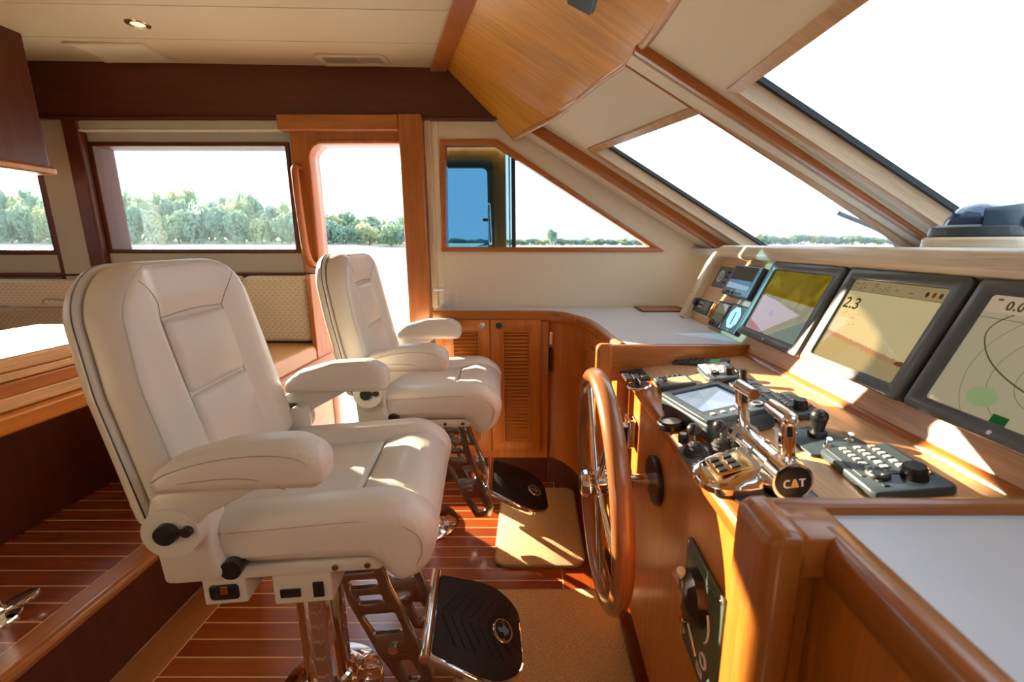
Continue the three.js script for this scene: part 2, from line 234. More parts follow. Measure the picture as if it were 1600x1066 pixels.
  part('door_post', uvm(box(-0.612, -0.505, 0.0, 1.80, ZW, ZW + 0.06, 0.008), 'y'), M.rail, d);
  part('inner_jamb', uvm(box(-0.505, -0.47, 0.9, 1.79, ZW, ZW + 0.02, 0.006), 'y'), M.beech, d);
  part('grab_handle', uvm(tube([[-1.10, 1.575, ZW + 0.012], [-1.108, 1.565, ZW + 0.05], [-1.105, 1.5, ZW + 0.062], [-1.100, 1.33, ZW + 0.064], [-1.092, 1.18, ZW + 0.062], [-1.08, 1.125, ZW + 0.05], [-1.07, 1.115, ZW + 0.012]], 0.017, 60, 12), 'y'), M.rail, d, 'long vertical wooden grab handle');
  part('threshold', uvm(box(-1.06, -0.6, 0.08, 0.148, ZW - WT - 0.02, ZW + 0.02, 0.01), 'x'), M.rail, d);
  // forward trapezoid window
  const w3 = struct('window_3', null, null, 'trapezoid side window with a sloping front edge and thin wooden frame');
  const inn = [[-0.421, 1.201, 0.004], [0.592, 1.201, 0.004], [-0.175, 1.675, 0.004], [-0.408, 1.675, 0.004]];
  part('frame', ring([[-0.446, 1.178, 0.004], [0.668, 1.178, 0.004], [-0.164, 1.700, 0.004], [-0.432, 1.700, 0.004]], inn, ZW - 0.05, ZW + 0.01), M.rail, w3);
  part('tinted_pane', ext([[-0.43, 1.19, 0], [-0.085, 1.19, 0], [-0.085, 1.64, 0], [-0.16, 1.69, 0], [-0.43, 1.69, 0]], ZW - 0.062, ZW - 0.058), M.tinted, w3, 'dark blue tinted sliding pane');
  part('glass_pane', ext([[-0.085, 1.19, 0], [0.63, 1.19, 0], [-0.085, 1.64, 0]], ZW - 0.062, ZW - 0.058), M.glass, w3);
  part('sliding_stile', box(-0.098, -0.078, 1.19, 1.632, ZW - 0.075, ZW - 0.045, 0.003), M.gasket, w3);
  part('sliding_stile', box(-0.112, -0.105, 1.19, 1.64, ZW - 0.075, ZW - 0.052, 0.002), M.steel, w3);
  const cap = struct('trim_5', null, null, 'wooden moulding along the top of the cream wall');
  part('moulding', uvm(box(-0.47, 0.0, 1.785, 1.80, ZW, ZW + 0.02, 0.004), 'x'), M.rail, cap); part('corner_moulding', box(-0.495, -0.44, 0.9, 1.785, ZW, ZW + 0.006, 0.002), M.cream, cap);
}
{ // side deck outside
  const dk = struct('floor_side_deck', null, null, 'white fibreglass side deck outside the doorway with a steel rail');
  part('deck', box(-3.4, 1.3, 0.02, 0.15, ZW - WT - 0.75, ZW - WT - 0.001, 0.01), M.fiberglass, dk);
  part('rail_tube', rod([-3.4, 0.98, ZW - WT - 0.72], [1.3, 0.98, ZW - WT - 0.72], 0.011, 0.011, 12), M.chrome, dk); for (const x of [-2.2, -1.25, 0.4]) part('stanchion', rod([x, 0.15, ZW - WT - 0.72], [x, 0.98, ZW - WT - 0.72], 0.01, 0.01, 12), M.chrome, dk);
  part('added_shade_column', box(-0.80, -0.59, 0.15, 2.6, ZW - 0.80, ZW - 0.72, 0.03), M.fiberglass, dk); part('side_bulwark', box(-3.4, 1.3, -0.3, 0.15, ZW - 1.10, ZW - WT - 0.75, 0.01), M.fiberglass, dk);  // column added out of sight to keep sun off the dash end
}
// outer sliding door leaf parked forward of the doorway
{
  const L = thing('sliding_door_leaf', 'wood framed sliding door leaf seen through the tinted side window', 'door', [0, 0, 0]);
  const z = ZW - WT - 0.07; const s = rpoly([[-0.60, 0.2, 0.02], [-0.13, 0.2, 0.02], [-0.13, 1.70, 0.02], [-0.60, 1.70, 0.02]]); s.holes.push(new THREE.Path(rpoly([[-0.53, 0.5, 0.04], [-0.205, 0.5, 0.04], [-0.205, 1.625, 0.03], [-0.53, 1.625, 0.03]]).getPoints(8)));
  part('leaf_frame', uvm(ext(s, z - 0.02, z + 0.02, 0.005), 'y'), M.rail, L);
  const gs = rpoly([[-0.54, 0.49, 0.04], [-0.195, 0.49, 0.04], [-0.195, 1.635, 0.03], [-0.54, 1.635, 0.03]]); gs.holes.push(new THREE.Path(rpoly([[-0.51, 0.52, 0.04], [-0.225, 0.52, 0.04], [-0.225, 1.595, 0.03], [-0.51, 1.595, 0.03]]).getPoints(8)));
  part('gasket', ext(gs, z - 0.012, z + 0.026, 0.003), M.gasket, L); part('glass_pane', box(-0.53, -0.205, 0.5, 1.63, z - 0.002, z + 0.002, 0), M.leafGlass, L);
  part('pull_handle', tube([[-0.215, 1.42, z + 0.02], [-0.215, 1.41, z + 0.05], [-0.212, 1.3, z + 0.055], [-0.21, 1.22, z + 0.05], [-0.21, 1.21, z + 0.02]], 0.009, 30, 8), M.chrome, L); part('latch', box(-0.25, -0.20, 1.33, 1.345, z + 0.02, z + 0.045, 0.004), M.black, L);
}

// ------------------------------------------------------------------ windshield
const RH = Math.atan2(0.377, 0.664), cR = Math.cos(RH), sR = Math.sin(RH);
const Pc = (z, y) => V(0.579 + (1.67 - y) * 1.761, y, z);
const Pp = (z, y) => V(0.285 + 0.393 * (z + 2.139) + 1.70 * (1.671 - y), y, z);
const mirrorZ = -0.95, CH = 2.10, LT = 1.808;
function planeGroup(parentName, label, P, zA, zB) { // group whose local xy lies in the glazing plane, z pointing inward
  const o = P(zA, 1.4), X = P(zB, 1.4).sub(o).normalize(), up = P(zA, 1.6).sub(o).normalize(), Y = up.clone().sub(X.clone().multiplyScalar(up.dot(X))).normalize(), Z = X.clone().cross(Y);
  const g = new THREE.Group(); g.name = parentName; g.userData = { kind: 'structure', label, category: parentName.split('_')[0] }; basis(g, o, X, Y, Z); scene.add(g);
  g.to2 = (z, y) => { const d = P(z, y).sub(o); return [d.dot(X), d.dot(Y), 0]; }; return g;
}
function glazing(g, q, outer, lining, frameM) {      // q, outer: lists of [z, y] corners tl tr br bl
  const s = rpoly(outer.map(p => g.to2(...p))); s.holes.push(new THREE.Path(rpoly(q.map(p => [...g.to2(...p).slice(0, 2), 0.01])).getPoints(6)));
  part('lining', uvm(new THREE.ExtrudeGeometry(s, { depth: 0.05, bevelEnabled: false })), lining, g);
  { const top = [[outer[0][0], CH + 0.03], [outer[1][0], CH + 0.03], [outer[1][0], 1.72], [outer[0][0], 1.72]]; part('outer_skin', new THREE.ExtrudeGeometry(rpoly(top.map(p => g.to2(...p))), { depth: 0.04, bevelEnabled: false }).translate(0, 0, -0.06), M.fiberglass, g); }
  const cx = q.reduce((a, p) => a + g.to2(...p)[0], 0) / 4, cy = q.reduce((a, p) => a + g.to2(...p)[1], 0) / 4;
  const off = (d) => q.map(p => { const t = g.to2(...p); return t; }).map((t, i, all) => { const A = all[(i + 3) % 4], B = all[(i + 1) % 4]; const nrm = (a, b) => { const l = Math.hypot(b[0] - a[0], b[1] - a[1]); let n = [(b[1] - a[1]) / l, -(b[0] - a[0]) / l]; if (n[0] * (cx - a[0]) + n[1] * (cy - a[1]) < 0) n = [-n[0], -n[1]]; return n; }; const n1 = nrm(A, t), n2 = nrm(t, B), den = 1 + n1[0] * n2[0] + n1[1] * n2[1]; return [t[0] + (n1[0] + n2[0]) * d / den, t[1] + (n1[1] + n2[1]) * d / den, 0.008]; });
  const ringG = (a, b, z0, z1, bev) => { const sh = rpoly(off(a)); sh.holes.push(new THREE.Path(rpoly(off(b)).getPoints(6))); return ext(sh, z0, z1, bev, 5); };
  part('reveal', uvm(ringG(-0.009, 0.018, 0.004, 0.058, 0.004), 'y'), frameM, g, 'pale wooden reveal around the glass');
  part('gasket', ringG(0.016, 0.030, -0.004, 0.010, 0.002), M.gasket, g);
  const gs = rpoly(off(0.0)); part('glass_pane', ext(gs, -0.002, 0.002), M.glass, g);
}
const qPort = [[-2.139, 1.671], [-1.485, 1.671], [-1.485, 1.14], [-2.139, 1.185]], oPort = [[-2.30, 1.795], [-1.40, 1.79], [-1.40, 1.10], [-2.30, 1.10]];
const qCen = [[-1.345, 1.675], [-0.555, 1.675], [-0.555, 1.16], [-1.345, 1.16]], oCen = [[-1.44, LT], [-0.46, LT], [-0.46, 1.10], [-1.44, 1.10]];
glazing(planeGroup('window_4', 'swept side windscreen pane between the cream pillar and the mullion', Pp, -2.139, -1.6), qPort, oPort, M.cream, M.reveal);
glazing(planeGroup('window_5', 'large centre windscreen pane with a black gasket', Pc, -1.33, -0.57), qCen, oCen, M.cream, M.reveal);
{ const Ps = (z, y) => { const p = Pp(2 * mirrorZ - z, y); p.z = z; return p; }; const mz = (a) => a.map(([z, y]) => [2 * mirrorZ - z, y]); const g = planeGroup('window_6', 'swept starboard windscreen pane', Ps, -0.3, 0.24); glazing(g, mz(qPort), mz(oPort), M.cream, M.reveal); }
// mullions: box proud of the lining, wooden edges, cream faces
function mullion(name, label, zL, zR, zs, d0, d1) {
  const g = planeGroup(name, label, Pc, zL, zR); const [xa] = g.to2(zL, 1.4), [xb] = g.to2(zR, 1.4), [, y0] = g.to2(zL, 1.10), [, y1] = g.to2(zL, 1.815);
  part('face_panel', box(xa + 0.006, xb - 0.004, y0, y1, d0, d1, 0.004), M.cream, g);
  part('edge_strip', uvm(box(xa - 0.003, xa + 0.007, y0, y1, d0, d1 + 0.003, 0.004), 'y'), M.rail, g); part('edge_strip', uvm(box(xb - 0.005, xb + 0.028, y0, y1, d0, d1 - 0.004, 0.008), 'y'), M.rail, g);
}
mullion('trim_6', 'cream windscreen mullion with wooden edges', -1.508, -1.425, 0, -0.01, 0.078);
mullion('trim_7', 'starboard windscreen mullion with wooden edges', -0.475, -0.392, 0, -0.01, 0.078);
{ // half pillar against the far wall
  const g = planeGroup('trim_8', 'cream corner pillar with a wooden strip beside the swept pane', Pp, -2.28, -1.6); const [xa] = g.to2(-2.28, 1.4), [xb] = g.to2(-2.205, 1.4), [, y0] = g.to2(-2.28, 1.10), [, y1] = g.to2(-2.28, 1.80);
  const sk = (z, y, dx = 0) => { const t = g.to2(z, y); return [t[0] + dx, t[1], 0]; };
  part('face_panel', ext([sk(-2.28, 1.12), sk(-2.215, 1.12), sk(-2.215, 1.82), sk(-2.28, 1.82)], 0.03, 0.10, 0.003), M.cream, g);
  part('edge_strip', uvm(ext([sk(-2.217, 1.12), sk(-2.20, 1.12), sk(-2.20, 1.82), sk(-2.217, 1.82)], 0.03, 0.098, 0.004), 'y'), M.rail, g);
}
{ // dash shelf and hull in front
  const s = struct('wall_right', null, null, 'forward bulkhead and shelf below the windscreen');
  const sh = new THREE.Shape([[0.80, -2.28], [1.20, -2.28], [1.50, -1.45], [1.50, -0.45], [1.20, 0.38], [0.80, 0.38]].map(p => new THREE.Vector2(p[0], -p[1])));
  part('shelf', new THREE.ExtrudeGeometry(sh, { depth: 0.03, bevelEnabled: false }).rotateX(-Math.PI / 2).translate(0, 1.165, 0), M.laminate, s);
  part('bulkhead', box(1.48, 1.56, -0.05, 1.19, -2.42, 0.52, 0), M.fiberglass, s);
}

// ------------------------------------------------------------------ ceiling, overhead panel, other walls
{
  const c = struct('ceiling', null, null, 'cream panelled headliner');
  const yAt = x => 2.0 - 0.016 * (x + 0.45);
  const seamZ = [0.40, -0.5, -1.1, -1.735, -2.0, -2.30];
  const back = z => { const zz = z < mirrorZ ? z : 2 * mirrorZ - z; const k = zz; return k < -1.4 ? -0.465 + (k + 2.289) * 0.344 : -0.159 + (k + 1.4) * 0.12; };
  for (let i = 0; i < seamZ.length - 1; i++) {
    const zA = seamZ[i] - 0.0015, zB = seamZ[i + 1] + 0.0015;
    const segs = i === 3 ? [[-3.4, -1.83], [-1.827, null]] : [[-3.4, null]];
    for (const [xa, xb] of segs) {
      const n = 8, pts = [[xa, zA]]; if (xb === null) for (let k = 0; k <= n; k++) { const z = zA + (zB - zA) * k / n; pts.push([back(z), z]); } else { pts.push([xb, zA], [xb, zB]); } pts.push([xa, zB]);
      const g = new THREE.ExtrudeGeometry(new THREE.Shape(pts.map(p => new THREE.Vector2(p[0], -p[1]))), { depth: 0.02, bevelEnabled: true, bevelSize: 0.002, bevelThickness: 0.002, bevelOffset: -0.002, bevelSegments: 2 }).rotateX(-Math.PI / 2);
      const p = g.attributes.position; for (let k = 0; k < p.count; k++) p.setY(k, p.getY(k) + yAt(p.getX(k))); g.computeVertexNormals();
      part('ceiling_panel', uvm(g), M.ceilingPanel, c);
    }
  }
  part('roof_deck', box(-3.5, 0.75, 2.085, 2.12, -2.45, 0.55, 0), M.fiberglass, c);
  // overhead wooden panel, ruled between a back line under the ceiling and a bowed front edge
  const o = struct('ceiling_overhead', null, null, 'glossy cherry overhead panel with a bowed front edge above the helm');
  const N = 60, zz = []; for (let i = 0; i <= N; i++) zz.push(-2.27 + (2.64) * i / N);
  const front = new THREE.CatmullRomCurve3([[-0.085, 1.695, -2.27], [-0.048, 1.70, -2.2], [0.105, 1.736, -2.03], [0.228, 1.750, -1.673], [0.29, 1.752, -1.5], [0.325, 1.755, -1.2], [0.332, 1.755, -0.95]].map(p => V(...p)));
  const fp = front.getPoints(200); const fAt = z => { const q = z < mirrorZ ? z : 2 * mirrorZ - z; let b = fp[0]; for (const p of fp) if (Math.abs(p.z - q) < Math.abs(b.z - q)) b = p; return V(b.x, b.y, z); };
  const surf = (off) => { const pos = [], idx = []; const R = 10; for (let i = 0; i <= N; i++) { const z = zz[i], b = V(back(z) + 0.062, 2.0, z), f = fAt(z); for (let k = 0; k <= R; k++) { const t = k / R; pos.push(b.x + (f.x - b.x) * t, b.y + (f.y - b.y) * t + off, z); } } for (let i = 0; i < N; i++) for (let k = 0; k < R; k++) { const a = i * (R + 1) + k, b2 = a + 1, c2 = a + R + 1, d2 = c2 + 1; off > 0 ? idx.push(a, c2, b2, b2, c2, d2) : idx.push(a, b2, c2, b2, d2, c2); } const g = new THREE.BufferGeometry(); g.setAttribute('position', new THREE.Float32BufferAttribute(pos, 3)); g.setIndex(idx); g.computeVertexNormals(); return g; };
  const under = surf(0).toNonIndexed(), top = surf(0.02).toNonIndexed();
  { // grain runs fore and aft
    for (const g of [under, top]) { const p = g.attributes.position, uv = new Float32Array(p.count * 2); for (let i = 0; i < p.count; i++) { uv[i * 2] = p.getX(i) * 1.15 + p.getZ(i) * 0.12; uv[i * 2 + 1] = p.getZ(i) * 1.3; } g.setAttribute('uv', new THREE.BufferAttribute(uv, 2)); }
  }
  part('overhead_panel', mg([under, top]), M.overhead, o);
  part('front_moulding', uvm(tube(zz.map(z => { const p = fAt(z); return [p.x + 0.004, p.y + 0.008, z]; }), 0.014, 120, 8), 'z'), M.cherryLight, o, 'lighter rounded moulding along the bowed edge');
  const tr = []; for (let i = 0; i < N; i++) { const z0 = zz[i], z1 = zz[i + 1]; tr.push([back(z0), z0]); }
  const sh = new THREE.Shape([...zz.map(z => new THREE.Vector2(back(z) - 0.006, -z)), ...zz.slice().reverse().map(z => new THREE.Vector2(back(z) + 0.066, -z))]);
  part('ceiling_trim', uvm(new THREE.ExtrudeGeometry(sh, { depth: 0.03, bevelEnabled: true, bevelSize: 0.003, bevelThickness: 0.003, bevelOffset: -0.003 }).rotateX(-Math.PI / 2).translate(0, 1.985, 0), 'z'), M.rail, o);
  // aft and starboard sides (behind the camera)
  const aft = struct('wall_left', null, null, 'aft bulkhead with a wide opening');
  part('bulkhead', uvm(ext((() => { const s = new THREE.Shape([[-2.42, 0], [0.52, 0], [0.52, 2.12], [-2.42, 2.12]].map(p => new THREE.Vector2(p[0], p[1]))); s.holes.push(new THREE.Path(rpoly([[-1.2, 1.2, 0.02], [-0.5, 1.2, 0.02], [-0.5, 1.7, 0.02], [-1.2, 1.7, 0.02]]).getPoints(5))); return s; })(), 0, 0.06).rotateY(-Math.PI / 2).translate(-3.38, 0, 0)), M.shadedMahogany, aft);
  const sb = struct('wall_front', null, null, 'starboard side wall behind the viewpoint');
  const zS = 2 * mirrorZ - ZW;
  part('wall_panel', uvm(new THREE.ExtrudeGeometry(wallShape(-3.4, 1.55, 0, 2.1, []), { depth: WT, bevelEnabled: false }).translate(0, 0, zS)), M.cream, sb);
  
}
// ceiling fittings
{
  const L = thing('ceiling_downlight', 'small round recessed downlight glowing in the cream ceiling', 'light', [-1.46, 2.0165, -1.876]);
  part('trim_ring', lathe([[0.024, -0.004], [0.037, -0.006], [0.041, -0.002], [0.041, 0.001]], 40), M.brass, L); part('reflector', lathe([[0.001, 0.018], [0.02, 0.016], [0.026, 0.0], [0.024, -0.004]], 32), M.chrome, L);
  part('lens', disc(0.022, 0.003, 0.001).translate(0, -0.003, 0), std({ color: C(1, 0.95, 0.8), emissive: C(1, 0.82, 0.45), emissiveIntensity: 0.75 }), L);
  const s = new THREE.SpotLight(C(1, 0.8, 0.5), 0.12, 0, 0.9, 0.6); s.position.set(0, -0.01, 0); s.target.position.set(0, -1, 0); s.castShadow = true; s.name = 'lamp_light'; L.add(s, s.target);
  const v = thing('ceiling_vent', 'rectangular slatted air vent with cream frame in the ceiling', 'vent', [-0.775, 2.006, -2.17]);
  const fs = rr(-0.15, 0.15, -0.06, 0.06, 0.02); fs.holes.push(new THREE.Path(rr(-0.125, 0.125, -0.038, 0.038, 0.012).getPoints(6))); part('frame', ext(fs, 0, 0.012, 0.003).rotateX(Math.PI / 2), M.ceilingPanel, v); part('backing', box(-0.126, 0.126, -0.003, -0.001, -0.04, 0.04, 0), M.shadedMahogany, v);
  for (let k = 0; k < 6; k++) { const s2 = part('slat', box(-0.124, 0.124, -0.001, 0.001, -0.0042, 0.0042, 0.0006), M.ceilingPanel, v); s2.position.set(0, -0.007, -0.031 + k * 0.0125); s2.rotation.x = 0.5; }
  const h = thing('ceiling_hatch', 'flush rectangular access hatch with raised border in the ceiling', 'hatch', [-1.748, 2.0195, -2.14]);
  const hs = rr(-0.168, 0.168, -0.10, 0.10, 0.006); hs.holes.push(new THREE.Path(rr(-0.15, 0.15, -0.084, 0.084, 0.004).getPoints(4))); part('border', ext(hs, 0, 0.007, 0.002).rotateX(Math.PI / 2), M.ceilingPanel, h); part('hatch_panel', box(-0.149, 0.149, -0.003, 0.0, -0.083, 0.083, 0.001), M.cream, h);
  const d = thing('overhead_instrument', 'small black instrument mounted under the cherry overhead panel', 'instrument', [0.135, 1.843, -1.29]); d.rotation.set(0, 0, -0.43);
  part('case', box(-0.04, 0.04, -0.022, 0.004, -0.055, 0.055, 0.01), M.black, d); part('face_frame', box(-0.034, 0.034, -0.026, -0.021, -0.048, 0.048, 0.004), M.slate, d);
}
// overhead locker at the left edge
{
  const o = thing('overhead_locker', 'dark wooden overhead locker hanging at the left edge', 'locker', [0, 0, 0]);
  part('carcass', uvm(box(-2.75, -2.0, 1.52, 2.03, -1.98, -1.45, 0.012), 'y'), M.shadedMahogany, o); part('bottom_rail', uvm(box(-2.75, -1.985, 1.497, 1.53, -1.99, -1.45, 0.012), 'x'), M.rail, o);
  part('door', uvm(box(-2.7, -2.03, 1.56, 2.0, -1.452, -1.435, 0.004), 'y'), M.shadedMahogany, o); part('handle', box(-2.45, -2.25, 1.575, 1.585, -1.437, -1.425, 0.003), M.black, o);
}

// ------------------------------------------------------------------ settee and dinette table (left)
{
  const s = thing('settee', 'built in wooden settee below the side windows with tan vinyl seat', 'settee', [0, 0, 0]);
  part('base', uvm(box(-1.5, -1.05, 0.25, 0.655, -2.27, -1.5, 0.006), 'z'), M.cherryLight, s); part('base_return', uvm(box(-3.3, -1.5, 0.25, 0.655, -2.27, -2.16, 0.004), 'x'), M.cherry, s);
  part('base_front', uvm(box(-2.25, -1.74, 0.25, 0.62, -2.16, -0.45, 0.004), 'y'), M.shadedMahogany, s, 'dark wooden front below the table'); part('seat_cushion', pillow(rr(-0.24, 0.24, -0.8, 0.8, 0.05), 0.07, 0.03, () => 0).rotateX(-Math.PI / 2).translate(-1.995, 0.62, -1.3), M.tanVinyl, s);
  part('plinth', uvm(box(-1.19, -1.05, 0.0, 0.25, -2.27, -1.5, 0.004), 'z'), M.cherry, s);
  part('front_rail', uvm(box(-1.052, -1.035, 0.60, 0.665, -2.27, -1.5, 0.006), 'z'), M.rail, s);
  part('seat_cushion', pillow(rr(-0.225, 0.225, -0.36, 0.36, 0.05), 0.075, 0.03, (x, y) => 0.012 * Math.cos(x * 6) * Math.cos(y * 4)).rotateX(-Math.PI / 2).translate(-1.275, 0.655, -1.885), M.tanVinyl, s, 'glossy tan vinyl seat cushion');
  
  part('end_panel', uvm(box(-1.068, -1.045, 0.60, 1.075, -2.27, -2.13, 0.006), 'y'), M.rail, s);
  const bc = (x0, x1, y0, y1, z, t, m, n, tilt = 0.1) => { const w = x1 - x0, h = y1 - y0; const o = part(n, pillow(rr(-w / 2, w / 2, 0, h, 0.035), t, 0.03, (x, y) => 0.012 * Math.cos(x / w * 3) * Math.sin(Math.PI * y / h)), m, s); o.position.set((x0 + x1) / 2, y0, z); o.rotation.x = -tilt; };
  bc(-1.40, -1.075, 0.74, 1.062, -2.235, 0.085, M.weave, 'back_cushion', 0.05); bc(-1.95, -1.41, 0.74, 1.062, -2.235, 0.085, M.weave, 'back_cushion', 0.05);
  bc(-2.75, -1.97, 0.74, 1.045, -2.235, 0.07, M.weave, 'back_cushion', 0.05); bc(-3.2, -2.77, 0.74, 1.045, -2.235, 0.07, M.weave, 'back_cushion', 0.05);
  part('bolster', pillow(rr(-0.45, 0.45, 0, 0.12, 0.04), 0.07, 0.03, (x) => 0).translate(-2.55, 0.80, -2.165), M.greyWeave, s, 'low grey bolster along the seat back');
  part('strap', tube([[-2.33, 0.935, -2.13], [-2.32, 0.955, -2.12], [-2.27, 0.96, -2.12], [-2.22, 0.952, -2.125], [-2.20, 0.945, -2.13]], 0.004, 20, 6), M.leatherSeam, s);
}
{
  const t = thing('dinette_table', 'dinette table with white top, stacked wooden leaves and chrome leg at left', 'table', [0, 0, 0]);
  const z0 = -1.55, z1 = -0.42;
  part('tabletop', box(-1.703, -1.325, 0.925, 0.941, z0, z1, 0.003), M.laminate, t, 'white laminate inlay of the table top');
  part('edge_rail', uvm(box(-1.328, -1.300, 0.905, 0.943, z0, z1, 0.008), 'z'), M.cherryLight, t); part('edge_rail', uvm(box(-1.722, -1.70, 0.905, 0.943, z0, z1, 0.008), 'z'), M.cherryLight, t);
  part('folding_leaf', uvm(box(-1.716, -1.304, 0.882, 0.9035, z0, z1, 0.004), 'z'), M.cherryLight, t); part('folding_leaf', uvm(box(-1.716, -1.306, 0.843, 0.880, z0, z1, 0.005), 'z'), M.rail, t);
  part('apron', uvm(box(-1.69, -1.318, 0.803, 0.8425, z0 + 0.02, z1, 0.008), 'z'), M.cherryLight, t); part('apron_rail', uvm(box(-1.69, -1.302, 0.75, 0.8025, z0 + 0.02, z1, 0.012), 'z'), M.cherry, t);
  const p = new THREE.Group(); p.name = 'pedestal_leg'; p.position.set(-1.418, 0.25, -0.99); t.add(p);
  part('tube', rod([0, 0.0, 0], [0, 0.502, 0], 0.027, 0.027, 32), M.chrome, p); part('collar', lathe([[0.027, 0], [0.034, 0.004], [0.034, 0.03], [0.029, 0.036], [0.027, 0.036]], 32), M.chrome, p); part('flange', disc(0.06, 0.008, 0.003), M.chrome, p);
  const ft = part('foot_lever', ext([[-0.0, -0.02, 0.01], [0.05, -0.032, 0.03], [0.085, 0.0, 0.03], [0.05, 0.032, 0.03], [0, 0.02, 0.01]], 0.0, 0.012, 0.004).rotateX(-Math.PI / 2), M.chrome, p, 'tear drop shaped foot lever'); ft.position.set(0.012, 0.014, -0.022); ft.rotation.order = 'YXZ'; ft.rotation.y = 0.75; ft.rotation.z = 0.2;
}

// ------------------------------------------------------------------ far counter and louvered cabinets
const counterPts = [[-0.47, -2.275], [-0.47, -2.128], [0.06, -2.128], [0.10, -2.122], [0.150, -2.083], [0.20, -2.0], [0.246, -1.886], [0.270, -1.70], [0.284, -1.495], [0.296, -1.415], [0.30, -1.392], [0.78, -1.392], [0.95, -2.275]];
{
  const sh = new THREE.Shape(counterPts.map(p => new THREE.Vector2(p[0], -p[1])));
  const ct = thing('countertop', 'white laminate countertop running along the far cream wall', 'countertop');
  part('worktop', uvm(new THREE.ExtrudeGeometry(sh, { depth: 0.03, bevelEnabled: false }).rotateX(-Math.PI / 2).translate(0, 0.87, 0)), M.laminate, ct);
  const path = new THREE.CatmullRomCurve3(counterPts.slice(1, 10).map(p => V(p[0], 0.878, p[1])), false, 'centripetal');
  // rounded wooden edge: oval section swept along the front
  const fr = 90, sec = 12, pos = [], idx = [];
  for (let i = 0; i <= fr; i++) { const p = path.getPoint(i / fr), t = path.getTangent(i / fr), nx = -t.z, nz = t.x; for (let k = 0; k < sec; k++) { const a = k / sec * 2 * Math.PI; const u = Math.cos(a) * 0.017, w = Math.sin(a) * 0.027; const e = 0.8; const uu = Math.sign(u) * Math.pow(Math.abs(Math.cos(a)), e) * 0.017, ww = Math.sign(w) * Math.pow(Math.abs(Math.sin(a)), e) * 0.027; pos.push(p.x + nx * uu, p.y + ww, p.z + nz * uu); } }
  for (let i = 0; i < fr; i++) for (let k = 0; k < sec; k++) { const a = i * sec + k, b = i * sec + (k + 1) % sec; idx.push(a, b, a + sec, b, b + sec, a + sec); }
  const eg = new THREE.BufferGeometry(); eg.setAttribute('position', new THREE.Float32BufferAttribute(pos, 3)); eg.setIndex(idx); eg.computeVertexNormals(); part('wooden_edge', uvm(eg, 'x'), M.rail, ct, 'rounded wooden edge moulding');
  const gr = thing('counter_grille', 'brown slatted vent grille let into the white countertop', 'grille', [0.615, 0.9, -2.19]);
  part('frame', (() => { const s = rr(-0.09, 0.13, -0.085, 0.085, 0.004); s.holes.push(new THREE.Path(rr(-0.078, 0.118, -0.073, 0.073, 0.003).getPoints(3))); return ext(s, 0, 0.006, 0.002).rotateX(-Math.PI / 2); })(), M.shadedMahogany, gr); part('tray', box(-0.08, 0.12, 0, 0.001, -0.075, 0.075, 0), M.gasket, gr);
  for (let k = 0; k < 16; k++) part('slat', box(-0.078, 0.118, 0.001, 0.005, -0.004, 0.001, 0.0008).translate(0, 0, -0.067 + k * 0.0091), M.rail, gr);
  const rk = thing('wire_rack', 'small clear wire rack on the counter beside the door post', 'rack', [-0.41, 0.9, -2.225]);
  for (const y of [0.015, 0.05, 0.085]) part('wire_hoop', tube([[-0.035, y, -0.03], [0.035, y, -0.03], [0.035, y, 0.03], [-0.035, y, 0.03]], 0.0018, 30, 5, true), M.white, rk); for (const [x, z] of [[-0.035, -0.03], [0.035, -0.03], [0.035, 0.03], [-0.035, 0.03], [0, 0.03], [0, -0.03]]) part('upright', rod([x, 0, z], [x, 0.09, z], 0.0018, 0.0018, 6), M.white, rk); part('clip', box(-0.075, -0.02, 0.09, 0.105, -0.006, 0.006, 0.003), M.chrome, rk);
}
